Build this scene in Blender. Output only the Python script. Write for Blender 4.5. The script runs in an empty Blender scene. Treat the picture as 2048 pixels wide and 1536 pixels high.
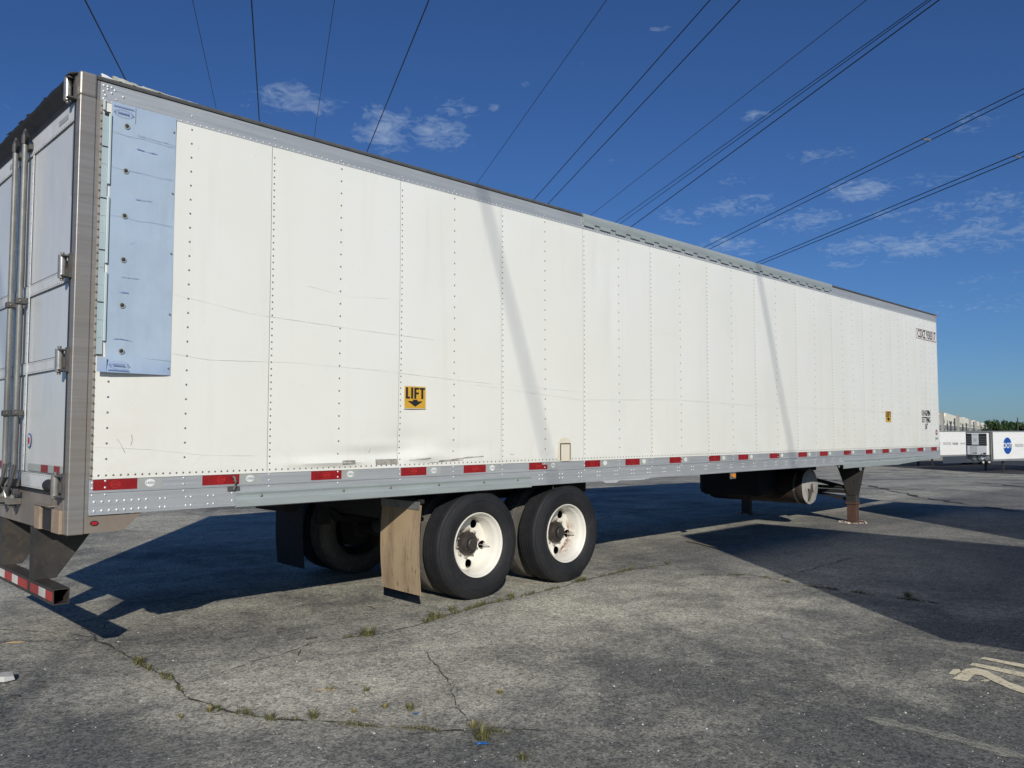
import bpy, bmesh, math, random
from mathutils import Vector, Matrix, noise
random.seed(7)
R = math.radians
scene = bpy.context.scene
COL = scene.collection

# ------------------------------------------------------------------ camera
CAM = Vector((-1.6465, -5.7501, 1.5843)); YAW, PITCH, F = 0.7760, 0.0577, 1629.17
cam_d = bpy.data.cameras.new('camera'); cam = bpy.data.objects.new('camera', cam_d); COL.objects.link(cam)
cam.location = CAM; cam.rotation_euler = (R(90) + PITCH, 0, -YAW)
cam_d.sensor_width = 36; cam_d.lens = 36 * F / 2048; cam_d.clip_end = 9000; cam_d.clip_start = 0.05
scene.camera = cam
cf = Vector((math.sin(YAW) * math.cos(PITCH), math.cos(YAW) * math.cos(PITCH), math.sin(PITCH)))
cr = Vector((math.cos(YAW), -math.sin(YAW), 0)); cu = cr.cross(cf)


def ray(u, v):
    """direction in which a point of the photograph (2048 x 1536) was measured"""
    return cf + cr * ((u - 1024) / F) - cu * ((v - 768) / F)


def at_depth(u, v, w):
    return CAM + ray(u, v) * w


def on_z(u, v, z=0.0):
    d = ray(u, v)
    return CAM + d * ((z - CAM.z) / d.z)


# ------------------------------------------------------------------ sky, sun, exposure
SUNV = Vector((-1.28, -1.65, 1.0)).normalized()
EL = math.asin(SUNV.z); AZ = math.atan2(SUNV.x, SUNV.y)
world = bpy.data.worlds.new('World'); scene.world = world; world.use_nodes = True
wt = world.node_tree; wt.nodes.clear()


def wn(t, **kw):
    n = wt.nodes.new(t)
    for k, v in kw.items():
        setattr(n, k, v)
    return n


def wmath(op, a, b=None, clamp=False):
    n = wn('ShaderNodeMath', operation=op); n.use_clamp = clamp
    for i, x in enumerate((a, b)):
        if x is None: continue
        if isinstance(x, (int, float)): n.inputs[i].default_value = x
        else: wt.links.new(x, n.inputs[i])
    return n.outputs[0]


def wdot(v, d):
    n = wn('ShaderNodeVectorMath', operation='DOT_PRODUCT'); wt.links.new(v, n.inputs[0]); n.inputs[1].default_value = d
    return n.outputs['Value']


sky = wn('ShaderNodeTexSky', sky_type='NISHITA'); sky.sun_disc = False
sky.sun_elevation = EL; sky.sun_rotation = AZ % (2 * math.pi); sky.altitude = 200
sky.air_density = 1.0; sky.dust_density = 0.25; sky.ozone_density = 2.6
tc = wn('ShaderNodeTexCoord'); D = tc.outputs['Generated']
# cirrus and small altocumulus patches, placed by compass direction and height above the horizon
BLOBS = [(590, 200, 60, 24, .8), (505, 208, 38, 24, .5), (770, 262, 46, 36, .9), (915, 218, 36, 20, .7), (875, 264, 52, 24, .9), (1318, 57, 18, 10, .6),
         (1640, 305, 50, 18, .5), (1510, 228, 22, 9, .7), (1720, 382, 44, 15, .9), (1940, 255, 50, 24, .45), (1380, 432, 70, 18, .6), (1480, 410, 60, 20, .7),
         (1465, 355, 44, 16, .5), (1610, 440, 80, 24, .6), (1460, 492, 60, 20, .7), (1790, 428, 70, 18, .5), (1970, 410, 90, 20, .62), (1965, 468, 95, 24, .72),
         (1720, 492, 60, 18, .7), (1830, 495, 50, 18, .8), (1860, 360, 60, 18, .5), (1990, 560, 60, 16, .5), (1930, 615, 120, 14, .5), (2080, 600, 90, 16, .5),
         (1700, 528, 60, 14, .5), (1955, 660, 60, 8, .3), (1160, 130, 12, 8, .4), (985, 215, 12, 8, .6), (1050, 168, 10, 5, .6), (1215, 322, 16, 8, .5), (2250, 420, 120, 30, .5), (-120, 180, 70, 30, .6)]
mask = None
for (u, v, su, sv, k) in BLOBS:
    d = ray(u, v); L = d.length; d.normalize()
    r_ = d.cross(Vector((0, 0, 1))).normalized(); u_ = r_.cross(d)
    a = wmath('MULTIPLY', wdot(D, r_), F / L / su); b = wmath('MULTIPLY', wdot(D, u_), F / L / sv)
    e = wmath('ADD', wmath('MULTIPLY', a, a), wmath('MULTIPLY', b, b))
    e = wmath('ADD', e, wmath('MULTIPLY', wmath('LESS_THAN', wdot(D, d), 0.0), 50.0))
    m = wmath('MULTIPLY', wmath('SUBTRACT', 1.0, wmath('MULTIPLY', e, 0.32), True), k)
    mask = m if mask is None else wmath('MAXIMUM', mask, m)
# wisps: project the direction on a flat layer so that patches flatten towards the horizon
sep = wn('ShaderNodeSeparateXYZ'); wt.links.new(D, sep.inputs[0])
zc = wmath('ADD', wmath('MAXIMUM', sep.outputs[2], 0.02), 0.12)
comb = wn('ShaderNodeCombineXYZ')
wt.links.new(wmath('DIVIDE', sep.outputs[0], zc), comb.inputs[0]); wt.links.new(wmath('DIVIDE', sep.outputs[1], zc), comb.inputs[1])
n1 = wn('ShaderNodeTexNoise'); n1.inputs['Scale'].default_value = 8.5; n1.inputs['Detail'].default_value = 7; n1.inputs['Roughness'].default_value = 0.62; n1.inputs['Distortion'].default_value = 0.9
wt.links.new(comb.outputs[0], n1.inputs['Vector'])
n2 = wn('ShaderNodeTexNoise'); n2.inputs['Scale'].default_value = 19.0; n2.inputs['Detail'].default_value = 5; n2.inputs['Roughness'].default_value = 0.6; n2.inputs['Distortion'].default_value = 1.6
wt.links.new(comb.outputs[0], n2.inputs['Vector'])
nz = wmath('ADD', wmath('MULTIPLY', n1.outputs['Fac'], 0.5), wmath('MULTIPLY', n2.outputs['Fac'], 0.5))
cl = wmath('MULTIPLY', wmath('SUBTRACT', wmath('ADD', wmath('MULTIPLY', mask, 0.40), nz), 0.70), 3.6, True)
cl = wmath('MULTIPLY', cl, wmath('MULTIPLY', mask, 2.0, True))
cl = wmath('MULTIPLY', cl, 0.50)
# deepen the blue the way the photograph shows it
hs = wn('ShaderNodeHueSaturation'); hs.inputs['Saturation'].default_value = 1.0; hs.inputs['Value'].default_value = 1.0
wt.links.new(sky.outputs[0], hs.inputs['Color'])
tint = wn('ShaderNodeMix', data_type='RGBA', blend_type='MULTIPLY'); tint.inputs['Factor'].default_value = 1.0
wt.links.new(hs.outputs[0], tint.inputs['A']); tint.inputs['B'].default_value = (0.44, 0.71, 1.15, 1)
mix = wn('ShaderNodeMix', data_type='RGBA'); wt.links.new(cl, mix.inputs['Factor'])
wt.links.new(tint.outputs['Result'], mix.inputs['A']); mix.inputs['B'].default_value = (7.0, 8.6, 10.8, 1)
bg = wn('ShaderNodeBackground'); bg.inputs['Strength'].default_value = 0.06
wt.links.new(mix.outputs['Result'], bg.inputs['Color'])
wo = wn('ShaderNodeOutputWorld'); wt.links.new(bg.outputs[0], wo.inputs[0])

sun_d = bpy.data.lights.new('sun', 'SUN'); sun = bpy.data.objects.new('sun', sun_d); COL.objects.link(sun)
sun_d.energy = 3.95; sun_d.angle = R(0.53); sun_d.color = (1.0, 0.955, 0.87)
sun.rotation_euler = (-SUNV).to_track_quat('-Z', 'Y').to_euler(); sun.location = (-8, -10, 12)
scene.view_settings.view_transform = 'Standard'; scene.view_settings.look = 'None'
scene.view_settings.exposure = 0.0; scene.view_settings.gamma = 1.0; scene.view_settings.use_curve_mapping = False
scene.render.engine = 'CYCLES'
scene.cycles.max_bounces = 6; scene.cycles.diffuse_bounces = 3; scene.cycles.glossy_bounces = 3; scene.cycles.use_denoising = True

# ------------------------------------------------------------------ materials
MATS = {}


class NT:
    def __init__(s, name):
        s.m = bpy.data.materials.new(name); s.m.use_nodes = True; s.t = s.m.node_tree; s.t.nodes.clear()
        s.out = s.t.nodes.new('ShaderNodeOutputMaterial'); s.b = s.t.nodes.new('ShaderNodeBsdfPrincipled')
        s.t.links.new(s.b.outputs[0], s.out.inputs[0])
        s.tc = s.t.nodes.new('ShaderNodeTexCoord'); s.obj = s.tc.outputs['Object']

    def n(s, t, **kw):
        x = s.t.nodes.new(t)
        for k, v in kw.items(): setattr(x, k, v)
        return x

    def link(s, a, b): s.t.links.new(a, b)

    def setv(s, inp, v):
        if isinstance(v, (int, float)): inp.default_value = v
        elif isinstance(v, (tuple, list)): inp.default_value = v if len(v) != 3 or inp.type != 'RGBA' else (*v, 1)
        else: s.link(v, inp)

    def map(s, scale=(1, 1, 1), vec=None, rot=(0, 0, 0), loc=(0, 0, 0)):
        x = s.n('ShaderNodeMapping'); s.link(vec or s.obj, x.inputs[0]); x.inputs['Scale'].default_value = scale
        x.inputs['Rotation'].default_value = rot; x.inputs['Location'].default_value = loc
        return x.outputs[0]

    def noise(s, scale, detail=4, rough=0.55, dist=0.0, vec=None):
        x = s.n('ShaderNodeTexNoise'); s.link(vec or s.obj, x.inputs['Vector'])
        x.inputs['Scale'].default_value = scale; x.inputs['Detail'].default_value = detail
        x.inputs['Roughness'].default_value = rough; x.inputs['Distortion'].default_value = dist
        return x.outputs['Fac']

    def vor(s, scale, feature='F1', out='Distance', vec=None):
        x = s.n('ShaderNodeTexVoronoi', feature=feature); s.link(vec or s.obj, x.inputs['Vector']); x.inputs['Scale'].default_value = scale
        return x.outputs[out]

    def ramp(s, fac, lo, hi, a=0.0, b=1.0):
        x = s.n('ShaderNodeMapRange'); s.link(fac, x.inputs[0]); x.clamp = True
        for i, v in zip((1, 2, 3, 4), (lo, hi, a, b)): x.inputs[i].default_value = v
        return x.outputs[0]

    def math(s, op, a, b=None, clamp=False):
        x = s.n('ShaderNodeMath', operation=op); x.use_clamp = clamp
        s.setv(x.inputs[0], a)
        if b is not None: s.setv(x.inputs[1], b)
        return x.outputs[0]

    def mix(s, fac, a, b, blend='MIX'):
        x = s.n('ShaderNodeMix', data_type='RGBA', blend_type=blend)
        s.setv(x.inputs['Factor'], fac); s.setv(x.inputs['A'], a); s.setv(x.inputs['B'], b)
        return x.outputs['Result']

    def xyz(s, vec=None):
        x = s.n('ShaderNodeSeparateXYZ'); s.link(vec or s.obj, x.inputs[0]); return x.outputs

    def bump(s, h, strength=0.3, dist=0.01):
        x = s.n('ShaderNodeBump'); s.link(h, x.inputs['Height']); x.inputs['Strength'].default_value = strength; x.inputs['Distance'].default_value = dist
        s.link(x.outputs[0], s.b.inputs['Normal'])

    def fin(s, col, rough=0.5, metal=0.0, spec=None):
        s.setv(s.b.inputs['Base Color'], col); s.setv(s.b.inputs['Roughness'], rough); s.setv(s.b.inputs['Metallic'], metal)
        if spec is not None: s.b.inputs['Specular IOR Level'].default_value = spec
        MATS[s.m.name] = s.m
        return s.m


def simple(name, c1, c2=None, rough=0.5, metal=0.0, scale=6.0, bump=0.0, dirt=None, dirt_amt=0.3, stretch=(1, 1, 1), bscale=60, spec=None):
    t = NT(name); c2 = c2 or tuple(x * 0.8 for x in c1)
    v = t.map(stretch)
    c = t.mix(t.ramp(t.noise(scale, 5, vec=v), 0.3, 0.7), (*c1, 1), (*c2, 1))
    if dirt: c = t.mix(t.math('MULTIPLY', t.ramp(t.noise(scale * 2.3, 7, 0.7, 0.6, vec=v), 0.5, 0.72), dirt_amt), c, (*dirt, 1))
    if bump: t.bump(t.noise(bscale, 4), bump, 0.004)
    r = t.math('ADD', t.math('MULTIPLY', t.noise(scale * 3, 3, vec=v), 0.25), rough - 0.125)
    return t.fin(c, r, metal, spec)


# white painted aluminium side sheet with grime near the rear edge and road streaks
t = NT('white_panel')
X, Y_, Z = t.xyz()
big = t.noise(0.8, 4); streak = t.noise(1.0, 5, 0.6, vec=t.map((9, 1, 0.5)))
hor = t.noise(1.0, 5, 0.65, vec=t.map((0.5, 1, 14)))
c = t.mix(t.ramp(big, 0.35, 0.7), (0.765, 0.765, 0.695, 1), (0.785, 0.79, 0.745, 1))
c = t.mix(t.math('MULTIPLY', t.ramp(streak, 0.56, 0.8), 0.22), c, (0.62, 0.60, 0.52, 1))
c = t.mix(t.math('MULTIPLY', t.ramp(hor, 0.66, 0.8), 0.10), c, (0.55, 0.54, 0.50, 1))
grime = t.math('MULTIPLY', t.ramp(X, -7.3, -7.95), t.ramp(t.noise(2.3, 6, 0.7, 0.5), 0.35, 0.75))
c = t.mix(t.math('MULTIPLY', grime, 0.45), c, (0.66, 0.57, 0.40, 1))
low = t.math('MULTIPLY', t.ramp(Z, 1.75, 1.28), t.ramp(t.noise(3.0, 7, 0.75, 0.8), 0.5, 0.8))
c = t.mix(t.math('MULTIPLY', low, 0.35), c, (0.58, 0.52, 0.40, 1))
spk = t.math('LESS_THAN', t.vor(7.0), 0.035)
c = t.mix(t.math('MULTIPLY', spk, 0.25), c, (0.35, 0.28, 0.2, 1))
t.bump(t.noise(3.0, 2), 0.10, 0.02)
t.fin(c, t.ramp(t.noise(5, 4), 0.3, 0.7, 0.34, 0.5))

t = NT('patch_film')
X, Y_, Z = t.xyz()
c = t.mix(t.ramp(t.noise(2.5, 6, 0.7, 0.4), 0.35, 0.7), (0.405, 0.505, 0.61, 1), (0.345, 0.435, 0.53, 1))
c = t.mix(t.math('MULTIPLY', t.ramp(t.noise(1, 6, 0.7, vec=t.map((9, 1, 1.4))), 0.5, 0.75), 0.5), c, (0.34, 0.40, 0.50, 1))
edge = t.math('ADD', t.ramp(Z, -0.80, -0.93), t.math('MULTIPLY', t.ramp(Z, 0.80, 0.92), 0.5), True)
c = t.mix(t.math('MULTIPLY', edge, t.ramp(t.noise(7, 5, 0.7), 0.3, 0.7)), c, (0.29, 0.39, 0.60, 1))
sc = t.math('MULTIPLY', t.ramp(t.noise(1, 6, 0.75, 1.0, vec=t.map((5, 1, 22))), 0.62, 0.66), t.ramp(t.noise(2.0, 3), 0.5, 0.6))
c = t.mix(t.math('MULTIPLY', sc, 0.7), c, (0.22, 0.31, 0.52, 1))
t.fin(c, 0.42)

t = NT('brushed_rail')
v = t.map((1.2, 1, 60))
c = t.mix(t.ramp(t.noise(1, 4, vec=v), 0.35, 0.65), (0.41, 0.435, 0.45, 1), (0.47, 0.49, 0.50, 1))
c = t.mix(t.math('MULTIPLY', t.ramp(t.noise(1.4, 6, 0.7, 0.4), 0.45, 0.75), 0.35), c, (0.33, 0.345, 0.35, 1))
c = t.mix(t.math('MULTIPLY', t.ramp(t.noise(1, 6, 0.7, vec=t.map((16, 1, 2))), 0.6, 0.8), 0.3), c, (0.50, 0.51, 0.52, 1))
t.fin(c, t.ramp(t.noise(1, 4, vec=v), 0.3, 0.7, 0.42, 0.6), 0.35)

t = NT('steel_post')
v = t.map((60, 1, 1.0)); v2 = t.map((1, 1, 60))
c = t.mix(t.ramp(t.noise(0.7, 5, vec=v2), 0.35, 0.65), (0.27, 0.255, 0.235, 1), (0.33, 0.315, 0.29, 1))
c = t.mix(t.math('MULTIPLY', t.ramp(t.noise(2.2, 6, 0.7, 0.5), 0.45, 0.75), 0.5), c, (0.30, 0.23, 0.16, 1))
t.bump(t.noise(1, 3, vec=v2), 0.15, 0.002)
t.fin(c, 0.42, 0.45)
t = NT('steel_sill')
c = t.mix(t.ramp(t.noise(1.0, 6, 0.7, vec=t.map((1, 9, 1.3))), 0.35, 0.7), (0.30, 0.275, 0.25, 1), (0.25, 0.19, 0.14, 1))
c = t.mix(t.math('MULTIPLY', t.ramp(t.noise(5, 6, 0.75, 0.6), 0.5, 0.7), 0.5), c, (0.36, 0.30, 0.24, 1))
t.fin(c, 0.5, 0.3)

simple('door_panel', (0.65, 0.655, 0.64), (0.58, 0.59, 0.58), 0.22, 0.0, 1.3, dirt=(0.66, 0.66, 0.64), dirt_amt=0.35, stretch=(1, 2.5, 1))
simple('door_trim', (0.66, 0.67, 0.67), (0.58, 0.59, 0.58), 0.42, 0.0, 6, dirt=(0.40, 0.36, 0.30), dirt_amt=0.5)
simple('rivet_steel', (0.22, 0.205, 0.185), (0.15, 0.135, 0.115), 0.45, 0.4, 30)
simple('rivet_bright', (0.75, 0.76, 0.76), (0.60, 0.61, 0.62), 0.35, 0.4, 30)
simple('red_tape', (0.30, 0.012, 0.016), (0.22, 0.010, 0.013), 0.28, 0.0, 9, dirt=(0.25, 0.08, 0.06), dirt_amt=0.25)
simple('red_print', (0.52, 0.035, 0.03), None, 0.3)
simple('silver_tape', (0.38, 0.40, 0.38), (0.32, 0.34, 0.32), 0.45, 0.0, 9)
simple('white_print', (0.80, 0.82, 0.80), None, 0.4)
simple('bright_red_tape', (0.45, 0.035, 0.035), (0.36, 0.03, 0.03), 0.35, 0.0, 9, dirt=(0.2, 0.05, 0.04), dirt_amt=0.3)
simple('bright_white_tape', (0.68, 0.66, 0.60), (0.55, 0.53, 0.48), 0.4, 0.0, 9)
simple('seal_black', (0.018, 0.019, 0.021), (0.03, 0.03, 0.03), 0.6)
simple('roof_edge', (0.075, 0.078, 0.078), (0.11, 0.11, 0.108), 0.6, 0.0, 14)
simple('roof_skin', (0.72, 0.72, 0.70), (0.6, 0.6, 0.58), 0.5)
simple('roof_tear', (0.50, 0.50, 0.44), (0.30, 0.31, 0.24), 0.6, 0.0, 18)
simple('cover_strip', (0.36, 0.405, 0.40), (0.31, 0.35, 0.345), 0.45, 0.1, 2.5, stretch=(1, 1, 8), dirt=(0.25, 0.27, 0.27), dirt_amt=0.4)
simple('hinge_strip', (0.42, 0.50, 0.51), (0.35, 0.44, 0.46), 0.45, 0.0, 3)
simple('hinge_strip_pale', (0.54, 0.61, 0.60), (0.47, 0.56, 0.56), 0.4, 0.0, 3)
simple('film_scratch', (0.31, 0.38, 0.49), None, 0.5)
simple('ink_faint', (0.24, 0.30, 0.50), None, 0.5)
simple('ink_blue', (0.14, 0.20, 0.42), None, 0.5)
simple('ink_black', (0.012, 0.012, 0.014), (0.02, 0.02, 0.02), 0.45)
simple('ink_grey', (0.30, 0.31, 0.33), None, 0.5)
simple('sign_yellow', (0.66, 0.38, 0.035), (0.58, 0.33, 0.03), 0.45, 0.0, 12, dirt=(0.5, 0.3, 0.08), dirt_amt=0.3)
simple('sign_border', (0.72, 0.66, 0.50), None, 0.5)
simple('plate_pink', (0.78, 0.72, 0.68), (0.74, 0.69, 0.65), 0.45)
simple('plate_border', (0.30, 0.22, 0.20), None, 0.5)
simple('galvanised', (0.23, 0.235, 0.22), (0.17, 0.172, 0.165), 0.5, 0.35, 14, dirt=(0.34, 0.34, 0.32), dirt_amt=0.5, stretch=(1, 1, 0.5))
simple('hinge_metal', (0.50, 0.48, 0.43), (0.36, 0.34, 0.30), 0.3, 0.7, 20)
simple('cast_dark', (0.07, 0.07, 0.068), (0.11, 0.105, 0.10), 0.6, 0.2, 24, bump=0.3)
simple('flange_beige', (0.36, 0.33, 0.29), (0.30, 0.26, 0.22), 0.5, 0.1, 14)
simple('rust_plate', (0.40, 0.31, 0.22), (0.30, 0.22, 0.15), 0.6, 0.1, 12, dirt=(0.22, 0.14, 0.09), dirt_amt=0.6)
simple('patch_beige', (0.70, 0.62, 0.48), (0.76, 0.72, 0.62), 0.5, 0.0, 8)
simple('rust_line', (0.10, 0.075, 0.055), None, 0.8)
simple('stain', (0.70, 0.64, 0.46), (0.74, 0.70, 0.58), 0.5, 0.0, 12)
simple('scuff', (0.715, 0.715, 0.66), (0.75, 0.755, 0.71), 0.6, 0.0, 9)
simple('scuff_dark', (0.20, 0.19, 0.16), (0.42, 0.40, 0.35), 0.6, 0.0, 25)
simple('guard_paint', (0.030, 0.028, 0.026), (0.055, 0.048, 0.042), 0.55, 0.0, 7, bump=0.3, dirt=(0.12, 0.085, 0.055), dirt_amt=0.55)
simple('chassis', (0.011, 0.011, 0.013), (0.018, 0.018, 0.018), 0.75, 0.0, 5, dirt=(0.03, 0.026, 0.022), dirt_amt=0.4)
simple('gear_paint', (0.028, 0.028, 0.027), (0.050, 0.047, 0.042), 0.6, 0.0, 6, bump=0.3, dirt=(0.02, 0.02, 0.02), dirt_amt=0.6, stretch=(1, 1, 0.4))
simple('gear_rust', (0.065, 0.034, 0.026), (0.10, 0.050, 0.035), 0.7, 0.0, 9, bump=0.3, dirt=(0.05, 0.03, 0.025), dirt_amt=0.6)
simple('foot_sand', (0.60, 0.57, 0.50), (0.30, 0.20, 0.13), 0.7, 0.0, 30)
simple('amber_lens', (0.75, 0.27, 0.03), (0.6, 0.2, 0.02), 0.15)
simple('red_lens', (0.50, 0.02, 0.03), None, 0.12)
simple('drum_metal', (0.44, 0.43, 0.40), (0.36, 0.35, 0.32), 0.5, 0.15, 5, bump=0.3, dirt=(0.16, 0.11, 0.07), dirt_amt=0.8)
simple('drum_rust', (0.020, 0.015, 0.012), (0.060, 0.036, 0.024), 0.7, 0.0, 8, dirt=(0.02, 0.02, 0.02), dirt_amt=0.7)
simple('hub_grease', (0.040, 0.037, 0.034), (0.065, 0.055, 0.047), 0.5, 0.3, 16, bump=0.4, dirt=(0.12, 0.07, 0.045), dirt_amt=0.4)
simple('nut_steel', (0.60, 0.57, 0.50), (0.36, 0.26, 0.18), 0.4, 0.5, 30)
simple('wood_grey', (0.16, 0.13, 0.10), (0.22, 0.19, 0.15), 0.8, 0.0, 30)
simple('twig_dark', (0.05, 0.045, 0.04), (0.08, 0.07, 0.06), 0.8)
simple('straw', (0.42, 0.30, 0.16), None, 0.7)
simple('rubble', (0.42, 0.41, 0.38), (0.55, 0.54, 0.50), 0.85, 0.0, 25, bump=0.6)
simple('pebble_white', (0.62, 0.61, 0.57), None, 0.7)
simple('blue_plastic', (0.02, 0.12, 0.38), None, 0.35)
simple('leaf_dead', (0.20, 0.15, 0.09), None, 0.7)
simple('grass_green', (0.095, 0.105, 0.035), (0.17, 0.15, 0.06), 0.6, 0.0, 3)
simple('grass_dry', (0.26, 0.19, 0.06), (0.14, 0.15, 0.04), 0.6, 0.0, 6)
simple('tree_leaf', (0.020, 0.046, 0.012), (0.045, 0.085, 0.022), 0.6, 0.0, 0.5)
simple('tree_bark', (0.10, 0.075, 0.055), None, 0.8)
simple('conductor', (0.03, 0.035, 0.045), None, 0.5, 0.3)
simple('spacer_metal', (0.30, 0.29, 0.27), None, 0.5, 0.4)
simple('pole_steel', (0.05, 0.055, 0.065), None, 0.6, 0.2)
simple('reefer_white', (0.80, 0.80, 0.78), (0.76, 0.76, 0.73), 0.4, 0.0, 1.0, dirt=(0.66, 0.62, 0.52), dirt_amt=0.3, stretch=(0.4, 1, 3))
simple('reefer_rail', (0.26, 0.27, 0.27), (0.34, 0.34, 0.33), 0.5, 0.3, 3)
simple('reefer_front', (0.13, 0.14, 0.13), (0.17, 0.17, 0.16), 0.5, 0.2, 3)
simple('unit_white', (0.76, 0.77, 0.75), (0.70, 0.70, 0.68), 0.35, 0.0, 3)
simple('unit_grey', (0.60, 0.61, 0.60), None, 0.4)
simple('skirt_grey', (0.055, 0.065, 0.085), (0.045, 0.055, 0.07), 0.6)
simple('logo_blue', (0.012, 0.085, 0.36), None, 0.35)
simple('plywood', (0.62, 0.48, 0.30), (0.52, 0.40, 0.25), 0.7, 0.0, 5)
simple('warehouse_cream', (0.80, 0.77, 0.64), (0.77, 0.74, 0.61), 0.7, 0.0, 0.05)
simple('warehouse_grey', (0.30, 0.30, 0.28), None, 0.7)
simple('window_dark', (0.03, 0.04, 0.05), None, 0.15)
simple('valve', (0.55, 0.53, 0.48), None, 0.4, 0.4)

# tyre rubber: dusty sidewall, brown-grey tread
t = NT('tyre_rubber')
c = t.mix(t.ramp(t.noise(3.5, 6, 0.65), 0.35, 0.7), (0.013, 0.014, 0.016, 1), (0.022, 0.022, 0.024, 1))
c = t.mix(t.math('MULTIPLY', t.ramp(t.noise(9, 6, 0.75, 1.5), 0.55, 0.78), 0.35), c, (0.09, 0.085, 0.08, 1))
t.bump(t.noise(70, 4), 0.35, 0.003)
t.fin(c, t.ramp(t.noise(6, 5, 0.7), 0.3, 0.7, 0.52, 0.8), 0.0, 0.35)
t = NT('tyre_worn')
c = t.mix(t.ramp(t.noise(4, 6, 0.7, 1.0), 0.35, 0.7), (0.060, 0.056, 0.050, 1), (0.10, 0.088, 0.072, 1))
c = t.mix(t.math('MULTIPLY', t.ramp(t.noise(8, 7, 0.8, 2.0), 0.56, 0.66), 0.7), c, (0.26, 0.24, 0.20, 1))
t.bump(t.noise(60, 4), 0.3, 0.004); t.fin(c, 0.7)
t = NT('rim_white')
X, Y_, Z = t.xyz()
c = t.mix(t.ramp(t.noise(5, 5), 0.3, 0.7), (0.80, 0.78, 0.71, 1), (0.72, 0.69, 0.60, 1))
hubd = t.math('SQRT', t.math('ADD', t.math('MULTIPLY', X, X), t.math('MULTIPLY', Z, Z)))
gr = t.math('MULTIPLY', t.ramp(hubd, 0.155, 0.115), t.ramp(t.noise(14, 6, 0.75, 1.0), 0.42, 0.65))
c = t.mix(t.math('MULTIPLY', gr, 0.85), c, (0.14, 0.10, 0.075, 1))
c = t.mix(t.math('MULTIPLY', t.ramp(t.noise(11, 7, 0.8, 1.0), 0.62, 0.72), 0.4), c, (0.40, 0.28, 0.18, 1))
t.fin(c, 0.35)
t = NT('rim_rusty')
X, Y_, Z = t.xyz()
c = t.mix(t.ramp(t.noise(5, 5), 0.3, 0.7), (0.80, 0.78, 0.71, 1), (0.74, 0.71, 0.63, 1))
hubd = t.math('SQRT', t.math('ADD', t.math('MULTIPLY', X, X), t.math('MULTIPLY', Z, Z)))
gr = t.math('MULTIPLY', t.ramp(hubd, 0.155, 0.115), t.ramp(t.noise(14, 6, 0.75, 1.0), 0.42, 0.65))
c = t.mix(t.math('MULTIPLY', gr, 0.8), c, (0.14, 0.10, 0.075, 1))
band = t.math('MULTIPLY', t.math('MULTIPLY', t.ramp(hubd, 0.185, 0.215), t.ramp(hubd, 0.262, 0.235)), t.math('MULTIPLY', t.ramp(X, 0.02, 0.12), t.ramp(Z, 0.14, 0.02)))
c = t.mix(t.math('MULTIPLY', band, t.ramp(t.noise(16, 7, 0.8, 1.0), 0.42, 0.52)), c, (0.22, 0.09, 0.035, 1))
t.fin(c, 0.4)
t = NT('mud_flap_rubber')
X, Y_, Z = t.xyz()
c = t.mix(t.ramp(t.noise(2.5, 5), 0.35, 0.7), (0.42, 0.315, 0.19, 1), (0.36, 0.265, 0.16, 1))
c = t.mix(t.math('MULTIPLY', t.ramp(t.noise(1, 6, 0.7, 0.3, vec=t.map((1, 8, 0.9))), 0.44, 0.62), 0.7), c, (0.19, 0.12, 0.08, 1))
c = t.mix(t.math('MULTIPLY', t.ramp(t.noise(1, 5, 0.8, 0.5, vec=t.map((1, 34, 6))), 0.59, 0.63), t.ramp(Z, 0.75, 0.2)), c, (0.045, 0.03, 0.025, 1))
c = t.mix(t.math('MULTIPLY', t.ramp(t.noise(90, 3, 0.7), 0.52, 0.75), 0.35), c, (0.50, 0.40, 0.27, 1))
t.fin(c, 0.85)

# ground: worn exposed-aggregate asphalt and concrete
t = NT('worn_pavement')
X, Y_, Z = t.xyz()
A = t.noise(0.35, 6, 0.6, 0.4); B = t.noise(1.7, 7, 0.68, 0.5); Cc = t.noise(9.0, 6, 0.7)
sm = t.math('ADD', t.math('MULTIPLY', A, 0.5), t.math('ADD', t.math('MULTIPLY', B, 0.35), t.math('MULTIPLY', Cc, 0.15)))
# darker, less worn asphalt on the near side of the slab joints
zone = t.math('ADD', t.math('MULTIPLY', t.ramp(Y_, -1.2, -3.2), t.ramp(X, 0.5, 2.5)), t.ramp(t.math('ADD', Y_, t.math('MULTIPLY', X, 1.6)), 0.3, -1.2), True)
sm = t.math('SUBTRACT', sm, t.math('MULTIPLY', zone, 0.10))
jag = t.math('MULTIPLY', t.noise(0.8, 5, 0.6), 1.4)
shade_zone = t.math('MULTIPLY', t.ramp(t.math('ADD', X, jag), 6.4, 8.2), t.ramp(t.math('SUBTRACT', Y_, jag), 0.9, -0.1))  # foreground shadow deepened by darkening the pavement colour itself
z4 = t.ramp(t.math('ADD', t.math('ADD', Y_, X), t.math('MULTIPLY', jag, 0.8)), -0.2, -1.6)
c = t.mix(t.ramp(sm, 0.385, 0.575), (0.125, 0.125, 0.118, 1), (0.46, 0.44, 0.365, 1))
c = t.mix(t.math('MULTIPLY', t.ramp(t.noise(0.9, 5, 0.7, 1.0, vec=t.map((1, 1, 1), loc=(31, 7, 0))), 0.60, 0.78), 0.5), c, (0.10, 0.10, 0.10, 1))
c = t.mix(t.math('MULTIPLY', shade_zone, 0.60), c, (0.10, 0.10, 0.103, 1)); c = t.mix(t.math('MULTIPLY', z4, 0.35), c, (0.12, 0.12, 0.12, 1))
st = t.noise(1, 7, 0.7, 0.6, vec=t.map((0.7, 4.5, 1), rot=(0, 0, R(-40))))
c = t.mix(t.math('MULTIPLY', t.ramp(st, 0.52, 0.68), 0.42), c, (0.105, 0.105, 0.105, 1))
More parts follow.
